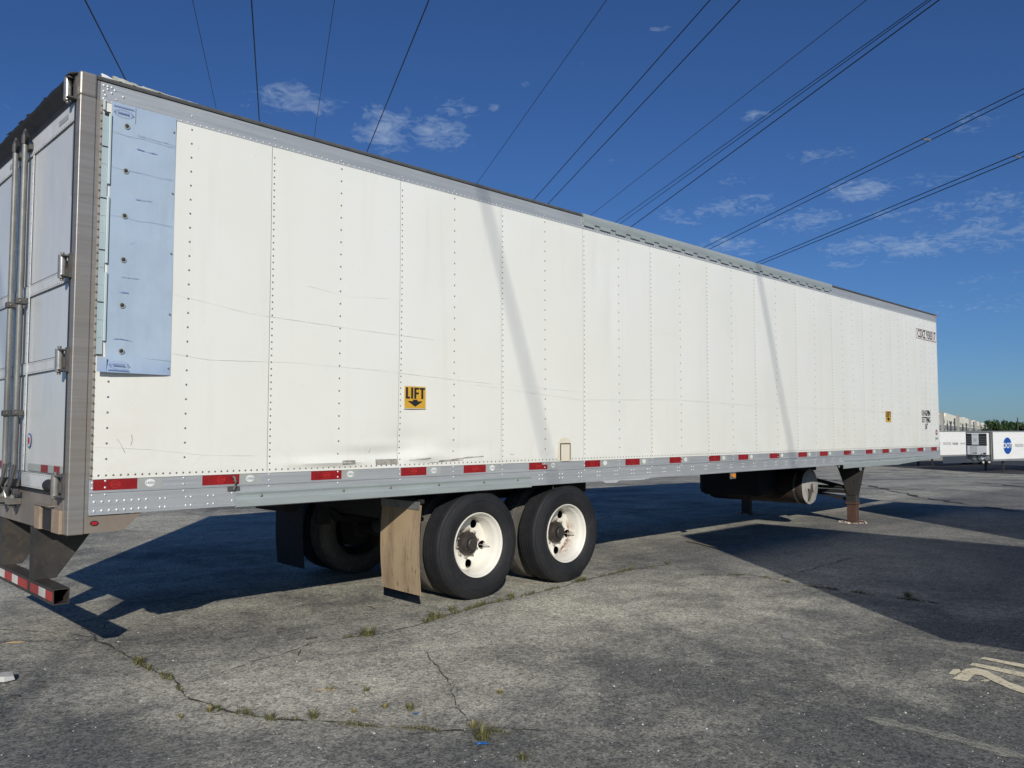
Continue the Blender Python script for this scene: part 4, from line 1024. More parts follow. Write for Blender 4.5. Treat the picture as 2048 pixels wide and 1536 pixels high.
MB().tube([(3.25, 0.9, 0.80), (3.25, 2.1, 0.80)], 0.10, 16).build('air_tank', 'chassis', bg_, smooth=40)
for i in range(50):
    x = 0.45 + i * 0.3073
    if x < 15.9: MB().box(x - 0.02, x + 0.02, 0.035, 2.565, 1.028, 1.062).build('cross_member', 'chassis', TR)
MB().box(15.0, 15.9, 0.4, 2.2, 0.97, 0.985).build('kingpin_plate', 'chassis', TR)


def tyre_mb(c):
    R0 = TR_R; wd = 0.285
    side = [(0.045, 0.302), (0.030, 0.312), (0.012, 0.335), (0.002, 0.375), (0.0, 0.410), (0.004, 0.412), (0.004, 0.418), (0.0, 0.420), (0.006, 0.455), (0.020, 0.484), (0.026, 0.486), (0.026, 0.492), (0.034, 0.500), (0.045, 0.5065)]
    pr_ = list(side)
    for gy in (0.070, 0.112, 0.1425, 0.173, 0.215):
        pr_ += [(gy - 0.006, R0), (gy - 0.005, R0 - 0.013), (gy + 0.005, R0 - 0.013), (gy + 0.006, R0)]
    pr_ += [(wd - a, r) for a, r in side[::-1]]
    return MB().lathe(pr_, c, 96)


def disc_mb(c, ydisc):
    outer = [(0.246 * math.cos(2 * math.pi * k / 60), 0.246 * math.sin(2 * math.pi * k / 60)) for k in range(60)]
    holes = [(0.199 * math.cos(R(-10 + 74 * k)), 0.199 * math.sin(R(-10 + 74 * k)), 0.043, 0.043) for k in (-1, 0, 1, 2, 3)]
    holes.append((0.0, 0.0, 0.075, 0.075))

    def mk(p, q, t):
        r = math.hypot(p, q); dd = 0.0 if r < 0.125 else (0.022 * sstep(0.125, 0.19, r) - 0.012 * sstep(0.236, 0.246, r))
        return (c[0] + p, c[1] + ydisc - dd + (0.010 if t else 0), c[2] + q)
    V, Fc = holed_plate(outer, holes, 1, mk, 20)
    return MB().add(V, Fc)


def make_wheel(x, rimmat, yside):
    """near-side dual: outer wheel face at y = 0.0"""
    c = (x, 0.0, TR_R)
    w = empty('dual_wheel', c, parent=TR)
    tyre_mb(c).build('tyre', 'tyre_rubber', w, smooth=35)
    tyre_mb((x, 0.335, TR_R)).build('tyre', 'tyre_worn', w, smooth=35)
    MB().lathe([(0.050, 0.296), (0.036, 0.302), (0.030, 0.306), (0.022, 0.304), (0.022, 0.298), (0.032, 0.290), (0.046, 0.286), (0.062, 0.284), (0.075, 0.270), (0.100, 0.262), (0.140, 0.258), (0.170, 0.250), (0.215, 0.246), (0.240, 0.248), (0.262, 0.286), (0.262, 0.300), (0.20, 0.300)], c, 80).build('rim', rimmat, w, smooth=40)
    disc_mb(c, 0.222).build('wheel_disc', rimmat, w, smooth=30)
    MB().lathe([(0.365, 0.240), (0.40, 0.246), (0.52, 0.25), (0.60, 0.29), (0.61, 0.30)], c, 48).build('inner_rim', 'hub_grease', w, smooth=40)
    MB().lathe([(0.222, 0.110), (0.200, 0.106), (0.192, 0.090), (0.160, 0.084), (0.152, 0.078), (0.142, 0.076), (0.136, 0.058), (0.112, 0.055), (0.106, 0.048), (0.105, 0.014), (0.101, 0.012), (0.101, 0.0)], (x, 0.0, TR_R), 40).build('hub', 'hub_grease', w, smooth=35)
    MB().tube([(x, 0.17, TR_R), (x, 0.62, TR_R)], 0.11, 24).build('hub_barrel', 'hub_grease', w, smooth=40)
    for k in range(10):
        a = 2 * math.pi * (k + .3) / 10; px, pz = x + 0.1335 * math.cos(a), TR_R + 0.1335 * math.sin(a)
        MB().tube([(px, 0.222, pz), (px, 0.196, pz)], 0.0165, 6).tube([(px, 0.20, pz), (px, 0.178, pz)], 0.009, 8).build('wheel_nut', 'nut_steel', w)
    MB().tube([(x + 0.20, 0.24, TR_R - 0.035), (x + 0.205, 0.17, TR_R - 0.035), (x + 0.238, 0.13, TR_R - 0.045)], 0.005, 6).build('valve_stem', 'valve', w, smooth=40)
    MB().tube([(x - 0.0, 0.30, TR_R), (x, 0.52, TR_R)], 0.205, 28).build('brake_drum', 'chassis', w, smooth=40)
    return w
w1 = make_wheel(XW, 'rim_white', 0); w2 = make_wheel(XW + WB, 'rim_rusty', 0)
w1['label'] = 'rear dual wheel with white rim and valve stem'; w2['label'] = 'front dual wheel with rust run on the white rim'
for k, wsrc in ((0, w1), (1, w1)):
    c_ = copy_tree(wsrc, TR); c_.location = Vector((XW + WB * k, 2.60, TR_R)) - WO['semi_trailer']; c_.rotation_euler = (0, 0, math.pi)
    c_['label'] = 'far side dual wheel in shade'
# mud flaps
def flap(y0, y1, mat, label):
    vs = []; nz_, ny_ = 24, 10
    for s_ in (0, 0.008):
        for j in range(nz_ + 1):
            tz = j / nz_; z = 0.135 + (0.925 - 0.135) * tz
            for k in range(ny_ + 1):
                ty = k / ny_; x = 2.885 - 0.022 * math.sin(math.pi * tz) + 0.010 * (1 - tz) * ty + 0.012 * (ty - 0.5) ** 2 - s_
                vs.append((x, y0 + (y1 - y0) * ty + 0.004 * math.sin(math.pi * tz), z - 0.004 * (1 - tz) * (1 - ty)))
    N = (nz_ + 1) * (ny_ + 1); fs = []
    for j in range(nz_):
        for k in range(ny_):
            q = (j * (ny_ + 1) + k, j * (ny_ + 1) + k + 1, (j + 1) * (ny_ + 1) + k + 1, (j + 1) * (ny_ + 1) + k); fs += [q, tuple(i + N for i in q)[::-1]]
        for e in (0, ny_): a_ = j * (ny_ + 1) + e; fs.append((a_, a_ + ny_ + 1, N + a_ + ny_ + 1, N + a_))
    for k in range(ny_):
        for b_ in (0, nz_ * (ny_ + 1)): fs.append((b_ + k, b_ + k + 1, N + b_ + k + 1, N + b_ + k))
    f_ = MB().add(vs, fs).build('mud_flap', mat, TR, smooth=40, label=label)
    MB().box(2.866, 2.876, y0 + 0.01, y1, 0.885, 0.955).build('flap_bracket', 'galvanised', f_)
    return f_
flap(0.015, 0.60, 'mud_flap_rubber', 'tan dried-mud coloured flap behind the rear wheel')
flap(2.00, 2.585, 'chassis', 'dark curved flap on the far side')
MB().box(2.88, 2.92, 0.02, 2.58, 0.94, 0.975).build('flap_bar', 'chassis', bg_)
MB().tube([(4.62, 0.03, 1.04), (4.62, 0.03, 0.985), (4.66, 0.03, 0.96)], 0.012, 6).build('hose_stub', 'chassis', bg_)

# landing gear
lg = empty('landing_gear', (12.6, 1.3, 0), parent=TR, label='landing legs with rust brown lower tubes')
for (yc, sgn) in ((0.28, 1), (2.32, -1)):
    def YY(v): return yc + (v - 0.28) * sgn
    out = [(YY(0.02), 1.03), (YY(0.53), 1.03), (YY(0.345), 0.50), (YY(0.30), 0.475), (YY(0.20), 0.475), (YY(0.135), 0.50)]
    hs_ = [(YY(0.10), 0.945, 0.028, 0.045), (YY(0.475), 0.975, 0.018, 0.035), (YY(0.145), 0.74, 0.016, 0.045), (YY(0.235), 0.70, 0.014, 0.03)]
    V, Fc = holed_plate(out, hs_, 1, lambda p, q, t: (12.50 + (0.012 if t else 0), p, q))
    MB().add(V, Fc).build('wing_plate', 'gear_paint', lg)
    MB().box(12.512, 12.64, yc - 0.095, yc + 0.095, 0.34, 1.03).build('upper_tube', 'gear_paint', lg, bevel=0.008)
    MB().box(12.505, 12.645, yc - 0.10, yc + 0.10, 0.315, 0.355).build('tube_collar', 'gear_rust', lg, bevel=0.006)
    MB().box(12.520, 12.632, yc - 0.082, yc + 0.082, 0.02, 0.315).build('lower_tube', 'gear_rust', lg, bevel=0.006)
    ft = MB().box(12.44, 12.71, yc - 0.15, yc + 0.15, 0.0, 0.022).build('foot', 'gear_rust', lg, bevel=0.008)
    q = MB()
    rnd = random.Random(int(yc * 10))
    for k in range(70):
        a = rnd.uniform(0, 6.283); rr_ = rnd.uniform(0.14, 0.23); s_ = rnd.uniform(0.012, 0.028)
        q.dome((12.575 + rr_ * math.cos(a), yc + rr_ * math.sin(a), 0.0), (0, 0, 1), s_, s_ * 1.1, 5)
    q.build('sand_spill', 'foot_sand', lg, kind='stuff')
    for dz, zz_ in ((0.0, 0.62), (0.0, 0.42)):
        pass
MB().tube([(12.56, 0.38, 0.60), (12.56, 2.22, 0.60)], 0.028, 10).build('cross_shaft', 'chassis', lg, smooth=40)
MB().box(12.52, 12.60, 0.375, 2.225, 0.50, 0.56).build('cross_brace', 'chassis', lg)
MB().prism([(0.375, 0.42), (0.375, 0.37), (1.6, 0.58), (1.6, 0.62)], 'x', 12.57, 12.60).build('diagonal_brace', 'chassis', lg)
MB().prism([(0.375, 0.62), (0.375, 0.55), (2.2, 0.95), (2.2, 1.0)], 'x', 12.61, 12.63).build('diagonal_brace', 'chassis', lg)
# drum shaped tank slung across the frame
dr = empty('slung_tank', (11.45, 1.4, 0.65), parent=TR, label='dented drum tank with torn pale near end')
cx, cz, rr0 = 11.42, 0.665, 0.292
vs = []; fs = []; n = 48; ys = [0.50 + 0.04 * i for i in range(46)]
for i, y in enumerate(ys):
    for k in range(n):
        a = 2 * math.pi * k / n; d_ = 0.010 * noise.noise(Vector((y * 5, math.cos(a) * 2, math.sin(a) * 2))) * min(1, i / 2)
        e_ = 0.96 if i in (0, len(ys) - 1) else 1.0
        vs.append((cx + (rr0 * e_ + d_) * math.cos(a), y, cz + (rr0 * e_ + d_) * math.sin(a)))
for i in range(len(ys) - 1):
    for k in range(n): fs.append((i * n + k, (i + 1) * n + k, (i + 1) * n + (k + 1) % n, i * n + (k + 1) % n))
fs.append(tuple(range((len(ys) - 1) * n, len(ys) * n)))
MB().add(vs, fs).build('shell', 'drum_rust', dr, smooth=50)
V = []; rings = [0, .25, .5, .75, .93, 1.0]
for r_ in rings:
    for k in range(n):
        a = 2 * math.pi * k / n
        V.append((cx + rr0 * r_ * math.cos(a), 0.496 - 0.035 * (1 - r_ ** 2) + 0.012 * noise.noise(Vector((r_ * 2 * math.cos(a), r_ * 2 * math.sin(a), 7))), cz + rr0 * r_ * math.sin(a)))
Fc = [(i * n + k, i * n + (k + 1) % n, (i + 1) * n + (k + 1) % n, (i + 1) * n + k) for i in range(1, len(rings) - 1) for k in range(n)] + [tuple(range(n, 2 * n))]
MB().add(V, Fc).build('end_cap', 'drum_metal', dr, smooth=50)
MB().lathe([(0.0, rr0 + 0.004), (0.035, rr0 + 0.004), (0.035, rr0 - 0.01), (0.0, rr0 - 0.01)], (cx, 0.62, cz), 40, closed=True).build('strap', 'galvanised', dr)
MB().lathe([(0.0, rr0 + 0.006), (0.05, rr0 + 0.006), (0.05, rr0 - 0.01), (0.0, rr0 - 0.01)], (cx, 1.5, cz), 40, closed=True).build('strap', 'chassis', dr)
MB().box(cx - 0.30, cx + 0.25, 0.50, 2.2, 0.93, 1.02).build('cradle', 'chassis', dr)
tear = [(cx - 0.03, cz - 0.05), (cx + 0.02, cz + 0.06), (cx + 0.05, cz - 0.02), (cx + 0.07, cz - 0.10), (cx + 0.03, cz - 0.08), (cx - 0.05, cz - 0.20), (cx - 0.10, cz - 0.24), (cx - 0.08, cz - 0.12), (cx - 0.12, cz - 0.02)]
MB().prism([(x - 0.04, z) for x, z in tear], 'y', 0.452, 0.447).build('tear', 'rust_line', dr)
MB().box(10.55, 11.3, 0.95, 2.1, 0.50, 1.0).build('tool_box', 'chassis', TR, bevel=0.10)
ml = MB().box(8.06, 8.20, -0.010, -0.002, 0.948, 1.032).build('amber_lamp', 'galvanised', TR, label='amber side lamp hanging below the rail')
oval(MB(), 8.13, 0.990, 0.046, 0.028, -0.0105, 0.014, 20).build('lens', 'amber_lens', ml)

# ------------------------------------------------------------------ other trailers
def far_wheel(par, x, y, z0):
    c = (x, y, z0 + 0.5)
    w = empty('wheel', c, parent=par)
    MB().lathe([(0.02, 0.30), (0.0, 0.40), (0.02, 0.48), (0.05, 0.5), (0.23, 0.5), (0.26, 0.48), (0.28, 0.40), (0.26, 0.30)], c, 32).build('tyre', 'tyre_rubber', w, smooth=40)
    MB().lathe([(0.02, 0.30), (0.03, 0.285), (0.10, 0.26), (0.15, 0.25), (0.15, 0.12), (0.08, 0.10), (0.06, 0.0)], c, 28).build('rim', 'unit_grey', w, smooth=40)
    return w


def van(loc, rz, label, Lv=16.1, reefer=True, ribs=True, skirt=False, dot=False, group=None, Wd=2.6):
    """second-row trailer in its own frame: x back from the nose, visible side at y = 0"""
    t_ = empty('parked_trailer', loc, rz, world_coords=False, label=label, category='trailer')
    if group: t_['group'] = group
    H0, H1 = 1.20, 4.10
    q = MB()
    if ribs:
        z = H0 + 0.12; pf = [(0.02, H1 - 0.12), (0.02, H0 + 0.12)]
        while z < H1 - 0.14: pf += [(0.0, z), (0.0, z + 0.13), (0.012, z + 0.135), (0.012, z + 0.155)]; z += 0.16
        q.prism(pf, 'x', 0.10, Lv - 0.05)
    else: q.box(0.10, Lv - 0.05, 0.0, 0.02, H0 + 0.12, H1 - 0.12)
    q.build('side_wall', 'reefer_white', t_)
    MB().box(0.10, Lv - 0.05, Wd - 0.02, Wd, H0 + 0.12, H1 - 0.12).build('side_wall', 'reefer_white', t_)
    MB().box(0.0, Lv, -0.01, Wd + 0.01, H1 - 0.12, H1).build('roof', 'reefer_rail', t_)
    MB().box(0.0, 0.10, -0.012, Wd + 0.012, H0 - 0.1, H1 - 0.12).build('front_wall', 'reefer_front' if reefer else 'reefer_white', t_)
    MB().box(Lv - 0.05, Lv, 0.0, Wd, H0, H1 - 0.12).build('rear_doors', 'reefer_white', t_)
    for y in (-0.012, Wd - 0.03): MB().box(0.10, Lv, y, y + 0.04, H0 - 0.06, H0 + 0.12).build('side_rail', 'reefer_rail', t_)
    MB().box(0.1, Lv - 0.05, 0.03, Wd - 0.03, H0 - 0.05, H0 + 0.1).build('floor', 'chassis', t_)
    for y in (0.75, 1.85): MB().box(Lv - 5.5, Lv - 0.6, y - 0.05, y + 0.05, 0.9, 1.15).build('frame_rail', 'chassis', t_)
    for xw in (Lv - 2.3, Lv - 3.55):
        for y in (0.0, 0.30, Wd - 0.58, Wd - 0.28): far_wheel(t_, xw, y, 0)
    for y in (0.45, Wd - 0.45):
        MB().box(2.55, 2.72, y - 0.08, y + 0.08, 0.02, 1.15).build('landing_leg', 'gear_paint', t_)
        MB().box(2.48, 2.79, y - 0.14, y + 0.14, 0.0, 0.03).build('leg_foot', 'gear_rust', t_)
    if skirt: MB().box(4.0, Lv - 4.4, 0.0, 0.02, 0.35, 1.14).build('side_skirt', 'skirt_grey', t_)
    if reefer:
        u_ = MB().box(-0.42, 0.0, 0.30, 2.30, 1.72, 3.90).build('cooling_unit', 'unit_white', t_, bevel=0.06)
        MB().box(-0.44, -0.42, 0.31, 1.09, 2.70, 3.82).build('grille', 'seal_black', u_)
        MB().box(-0.44, -0.42, 1.76, 2.295, 2.70, 3.82).build('grille', 'seal_black', u_)
        for k in range(4):
            MB().box(-0.450, -0.441, 0.36, 1.05, 2.84 + k * 0.22, 2.87 + k * 0.22).build('grille_slat', 'ink_grey', u_)
            MB().box(-0.450, -0.441, 1.80, 2.25, 2.84 + k * 0.22, 2.87 + k * 0.22).build('grille_slat', 'ink_grey', u_)
        MB().box(-0.45, -0.42, 0.30, 2.30, 2.66, 2.71).build('dark_band', 'seal_black', u_)
        cb = MB().box(-0.455, -0.42, 1.10, 1.76, 2.74, 3.80).build('centre_cowl', 'unit_white', u_)
        MB().box(-0.435, -0.42, 1.28, 1.60, 3.0, 3.36).build('emblem_plate', 'unit_grey', t_).location = (-0.022, 0, 0)
        MB().box(-0.432, -0.421, 1.25, 1.95, 1.74, 2.64).build('access_door', 'unit_grey', u_)
        for (a, b, c1_, c2_) in ((1.62, 1.74, 1.86, 1.94), (1.32, 1.52, 1.86, 1.95), (0.42, 0.68, 1.80, 1.95), (0.80, 0.90, 1.76, 1.85)):
            MB().box(-0.438, -0.420, a, b, c1_, c2_).build('service_hatch', 'seal_black', u_)
        text('unit_text', 'CARRIER', 'ink_grey', u_, (-0.458, 1.43, 3.72), 0.13, rot=(R(90), 0, R(-90)))
        for y in (0.55, 1.15, 1.75): MB().tube([(-0.10, y, 1.42), (0.0, y, 1.42)], 0.22, 16).build('air_fitting', 'reefer_rail', t_)
        for y in (0.10, 2.5): MB().tube([(-0.03, y, 1.2), (-0.03, y, 4.0)], 0.03, 8).build('corner_tube', 'reefer_rail', t_)
        MB().prism([(0.75, 1.50), (1.05, 1.62), (1.15, 1.45), (0.95, 1.22), (0.80, 1.34)], 'x', -0.14, -0.11).build('loose_bag', 'white_print', t_)
    if dot:
        def ov_(cx_, cz_, a_, b_, m, y, nm): return oval(MB(), cx_, cz_, a_, b_, y, 0.004, 28).build(nm, m, t_)
        b_ = ov_(2.75, 2.62, 0.80, 0.83, 'logo_blue', -0.002, 'round_logo')
        text('logo_text', 'DOT', 'white_print', b_, (2.75, -0.012, 2.62), 0.74, sx=1.02, bold=0.016, ext=0.004)
        text('slogan', 'TRUSTED', 'ink_grey', t_, (4.95, -0.008, 2.60), 0.42, sx=0.95, bold=0.004, ext=0.003, align='CENTER')
        text('slogan', 'VALUES', 'ink_black', t_, (6.60, -0.008, 2.60), 0.36, sx=0.95, bold=0.006, ext=0.003, align='CENTER')
        text('slogan', 'INNOVATION', 'ink_grey', t_, (8.75, -0.008, 2.60), 0.36, sx=0.95, ext=0.003, align='CENTER')
    return t_


def far_loc(u, w):
    p = at_depth(u, 862, w); return (p.x, p.y, zg(p.x, p.y))


RZ = R(90 - 103)
rt_ = van(far_loc(1984, 80), RZ, 'white refrigerated trailer with blue round DOT logo and black-grilled cooling unit', dot=True)
MB().box(6.3, 9.2, 0.02, 0.05, 0.10, 1.05).build('plywood_skirt', 'plywood', rt_)
lt_ = van(far_loc(1843, 92), RZ, 'white trailer with grey slogan and long side skirt behind the logo trailer', skirt=True, dot=True)
t3 = van(far_loc(1660, 103), RZ, 'far trailer seen only under the nose of the riveted trailer', reefer=False, ribs=False)
# neighbours parked across the yard behind the photographer; their shadows fall over the foreground
for (x0, lab) in ((3.70, 'parked trailer beside the photographer throwing the wide foreground shadow'), (9.77, 'next parked trailer throwing the narrow shadow beyond the landing legs')):
    van((x0, -5.4, 0.0), R(-90), lab, reefer=False, ribs=False, Wd=2.3)

# ------------------------------------------------------------------ warehouse, trees, poles
wa = at_depth(1876, 862, 170); wy = R(75.6)
wh = empty('warehouse', (wa.x, wa.y, -3.0), R(90) - wy, world_coords=False, label='long cream warehouse with stepped parapets and slit windows', category='building')
segs = [(-60, 8, 7.8), (8, 28, 8.0), (28, 78, 8.9), (78, 130, 9.0), (130, 173, 9.3), (173, 250, 9.0), (250, 330, 9.6), (330, 420, 9.2), (420, 520, 9.8)]
for (a_, b_, h) in segs:
    MB().box(a_, b_ - 0.15, 0.0, 60, 0, h).build('wall', 'warehouse_cream', wh)
    MB().box(a_ + 1.0, b_ - 1.0, -0.35, -0.01, 5.0, 5.9).build('canopy', 'warehouse_grey', wh)
    n_ = max(1, int((b_ - a_) / 9))
    for j in range(n_):
        xx = a_ + 4 + j * (b_ - a_ - 4) / n_
        MB().box(xx, xx + 1.2, -0.10, 0.02, 3.4, 4.8).build('window', 'window_dark', wh); MB().box(xx, xx + 1.2, -0.10, 0.02, 6.4, 7.2).build('window', 'window_dark', wh)
for x in (8, 78, 173, 250, 330): MB().box(x - 2.5, x + 0.5, -0.7, -0.02, 0, 8.7 if x < 20 else 9.3).build('pilaster', 'warehouse_grey', wh)
MB().box(520, 620, 0, 40, 0, 7.5).build('annex', 'warehouse_cream', wh)


def tree(u, w, h, r, seed, label):
    p = at_depth(u, 862, w); z0 = zg_w(w) ; rnd = random.Random(seed)
    t_ = empty('tree', (p.x, p.y, z0), rnd.uniform(0, 6), world_coords=False, label=label, category='tree', group='trees behind the trailer yard')
    MB().tube([(0, 0, 0), (0.1, 0, h * 0.3), (-0.1, 0.1, h * 0.55), (0.1, 0, h * 0.8)], [0.35, 0.28, 0.18, 0.06], 8).build('trunk', 'tree_bark', t_, smooth=50)
    lb = MB()
    for k in range(6):
        a = rnd.uniform(0, 6.28); lb.tube([(0, 0, h * (0.3 + 0.07 * k)), (math.cos(a) * r * 0.4, math.sin(a) * r * 0.4, h * (0.45 + 0.06 * k)), (math.cos(a) * r * 0.75, math.sin(a) * r * 0.75, h * (0.52 + 0.06 * k))], [0.12, 0.08, 0.03], 5)
    lb.build('limb', 'tree_bark', t_)
    V = []; Fc = []
    cl_ = [(rnd.gauss(0, r * 0.42), rnd.gauss(0, r * 0.42), h * rnd.uniform(0.36, 0.92), r * rnd.uniform(0.22, 0.42)) for _ in range(26)]
    for (a, b, c_, s_) in cl_:
        for _ in range(95):
            v = Vector((rnd.gauss(0, 1), rnd.gauss(0, 1), rnd.gauss(0, 0.8))).normalized() * (s_ * rnd.uniform(0.55, 1.1)) + Vector((a, b, c_))
            e1 = Vector((rnd.uniform(-1, 1), rnd.uniform(-1, 1), rnd.uniform(-1, 1))).normalized() * 0.26; e2 = e1.cross(Vector((rnd.uniform(-1, 1), rnd.uniform(-1, 1), rnd.uniform(-1, 1)))).normalized() * 0.18
            n_ = len(V); V += [v - e1, v + e2, v + e1, v - e2]; Fc.append((n_, n_ + 1, n_ + 2, n_ + 3))
    MB().add(V, Fc).build('crown', 'tree_leaf', t_)
    return t_


for i, (u, w, h, r, lab) in enumerate(((1975, 260, 5.2, 2.6, 'low dark bush at the left end of the tree row'), (1990, 250, 7.6, 3.2, 'tallest rounded dark tree left in the row of trees'), (2003, 262, 7.4, 3.0, 'second dark tree touching the tallest rounded one'), (2013, 255, 6.0, 2.6, 'lower dark tree filling the gap in the tree row'), (2026, 258, 7.4, 3.0, 'dark tree just left of the tall pole'), (2040, 262, 7.0, 3.0, 'dark tree just right of the tall pole'), (2056, 255, 7.4, 3.0, 'dark tree at the right edge of the view'))):
    tree(u, w, h, r, 40 + i, lab)
for (u, w, h, lab) in ((2036, 235, 8.2, 'tall dark pole among the trees'), (1962.5, 235, 6.0, 'shorter dark pole between warehouse and trees')):
    p = at_depth(u, 862, w); ps = empty('utility_pole', (p.x, p.y, zg_w(w)), world_coords=False, label=lab, category='pole')
    MB().tube([(0, 0, 0), (0, 0, h)], [0.20, 0.14], 8).build('shaft', 'pole_steel', ps)
    MB().box(-0.25, 0.25, -0.05, 0.05, h - 0.1, h).build('cap', 'pole_steel', ps)
for j, (u, w) in enumerate(((1895, 160), (1902, 165), (1910, 158), (1926, 175), (1933, 190), (1948, 205))):
    p = at_depth(u, 862, w); ps = empty('lot_pole', (p.x, p.y, zg_w(w)), world_coords=False, category='pole', group='dark poles before the warehouse', label=['leftmost', 'second', 'third', 'fourth', 'fifth', 'rightmost'][j] + ' of the short dark poles standing before the cream warehouse')
    MB().tube([(0, 0, 0), (0, 0, 5.6 + (j % 3) * 0.5)], 0.14, 6).build('shaft', 'pole_steel', ps)

# ------------------------------------------------------------------ overhead lines
AW = R(28.3)
def wire_dir(a, b):
    n_ = ray(*a).cross(ray(*b)); s_ = -(n_.x * math.sin(AW) + n_.y * math.cos(AW)) / n_.z
    return Vector((math.sin(AW), math.cos(AW), s_))
def power_line(lines, z, px, label, spacer=None):
    root = None; pts = []
    for (a, b) in lines:
        r_ = ray(*a); P = CAM + r_ * ((z - CAM.z) / r_.z); d_ = wire_dir(a, b); rad = 0.5 * px / F * (P - CAM).dot(cf)
        if root is None: root = empty('power_line', P, label=label, category='power line')
        pa = [P + d_ * t_ + Vector((0, 0, 0.00003 * (t_ - 8) ** 2 if t_ > 8 else 0)) for t_ in (-60, -30, -10, 0, 10, 25, 45, 70, 100, 150, 220)]
        MB().tube(pa, rad, 6).build('conductor', 'conductor', root, smooth=60); pts.append((P, d_))
    if spacer:
        for (ua, va, ub, vb) in spacer:
            e = []
            for (P, d_), (u, v) in zip(pts, ((ua, va), (ub, vb))):
                r_ = ray(u, v); n_ = r_.cross(cu if abs(r_.dot(cr)) > .2 else cr)
                # closest approach of the sight line to the conductor
                w0 = P - CAM; A_, B_, C_ = d_.dot(d_), d_.dot(r_), r_.dot(r_); D_, E_ = d_.dot(w0), r_.dot(w0)
                tt_ = (B_ * E_ - C_ * D_) / (A_ * C_ - B_ * B_); e.append(P + d_ * tt_)
            MB().tube(e, 0.03, 6).build('spacer', 'spacer_metal', root)
power_line([((170, 0), (253, 163))], 13, 3.4, 'single dark wire crossing above the rear top corner of the trailer')
power_line([((385, 0), (433, 220))], 34, 1.3, 'faint thin wire between the first two dark wires from the left')
power_line([((503, 0), (519, 247))], 13.6, 2.9, 'nearly upright dark wire above the second side panel')
power_line([((669, 0), (628, 277))], 34, 1.3, 'faint thin wire leaning left between two dark wires')
power_line([((858, 0), (732, 308))], 13.5, 2.9, 'dark wire leaning right above the LIFT sticker side of the roof')
power_line([((1213, 0), (952, 370))], 32, 1.5, 'faint thin wire meeting the roof just right of the mid clouds')
power_line([((1420, 0), (1063, 405)), ((1480, 0), (1092, 412))], 14, 2.4, 'spread pair of dark wires meeting the roof left of the pale cover')
power_line([((1733, 0), (1190, 425))], 32, 1.5, 'faint thin wire left of the three-wire bundle')
power_line([((1855, 0), (1228, 447)), ((1862, 0), (1237, 450))], 14, 1.8, 'tight wire pair within the three-wire bundle')
power_line([((1878, 0), (1258, 457))], 13, 2.6, 'lowest dark wire of the three-wire bundle')
power_line([((2048, 177), (1408, 495)), ((2048, 188), (1416, 500))], 12, 2.0, 'upper of the two twin wires at right, with a pale spacer', [(1845, 280, 1861, 279)])
power_line([((2048, 303), (1515, 525)), ((2048, 313), (1522, 528))], 12, 2.0, 'lower of the two twin wires at right, ending at the frame edge', [(2028, 313, 2042, 316)])

# ------------------------------------------------------------------ weeds and litter
def blades(mb, x, y, n_, h, spread, rnd, z0=0.0):
    for _ in range(n_):
        a = rnd.uniform(0, 6.283); r0 = rnd.uniform(0, spread); bx, by = x + math.cos(a) * r0 * 0.5, y + math.sin(a) * r0 * 0.5
        hh = h * rnd.uniform(0.45, 1.1); ln = rnd.uniform(0.3, 1.3) * hh; wd_ = rnd.uniform(0.0012, 0.0026)
        nx_, ny_ = -math.sin(a) * wd_, math.cos(a) * wd_
        P = [(bx, by, z0), (bx + math.cos(a) * ln * 0.35, by + math.sin(a) * ln * 0.35, z0 + hh * 0.65), (bx + math.cos(a) * ln, by + math.sin(a) * ln, z0 + hh * rnd.uniform(0.5, 1.0))]
        mb.add([(P[0][0] - nx_, P[0][1] - ny_, P[0][2]), (P[0][0] + nx_, P[0][1] + ny_, P[0][2]), (P[1][0] + nx_, P[1][1] + ny_, P[1][2]), (P[1][0] - nx_, P[1][1] - ny_, P[1][2]), P[2]], [(0, 1, 2, 3), (3, 2, 4)])
def crack_grass(pts, segs, label, mat='grass_green', h=0.05, dens=260, name='crack_grass', seed=1):
    rnd = random.Random(seed); mb = MB(); P = []
    for i in range(len(pts) - 1):
        a, b = Vector(pts[i]), Vector(pts[i + 1]); m_ = max(1, int((b - a).length / 0.01)); P += [a.lerp(b, k / m_) for k in range(m_)]
    N_ = len(P)
    for i, p in enumerate(P):
        t_ = i / N_; k_ = 0
        for (a, b, s_) in segs:
            if a <= t_ <= b: k_ = s_
        k_ *= max(0, 0.25 + 2.0 * noise.noise(Vector((p.x * 6, p.y * 6, seed))))
        if rnd.random() < k_ * dens * 0.0045: blades(mb, p.x + rnd.gauss(0, .012), p.y + rnd.gauss(0, .012), 7, h * (0.5 + k_), 0.016, rnd)
    return mb.build(name, mat, None, kind='stuff', label=label, category='grass')
crack_grass(CR1, ((0.15, 0.42, 1.0), (0.42, 0.78, 0.9), (0.78, 1.0, 0.4)), 'green grass growing in the long crack beside the wheels', h=0.045, dens=420, seed=3)
crack_grass(CR2[1:], ((0.12, 0.36, 1.9), (0.40, 0.62, 1.5), (0.66, 1.0, 0.5)), 'grass and moss in the crack at lower left', h=0.024, dens=460, seed=5)
crack_grass(CR1b, ((0.0, 1.0, 0.8),), 'low grass in the joint running into the big shadow', h=0.02, dens=300, seed=8)
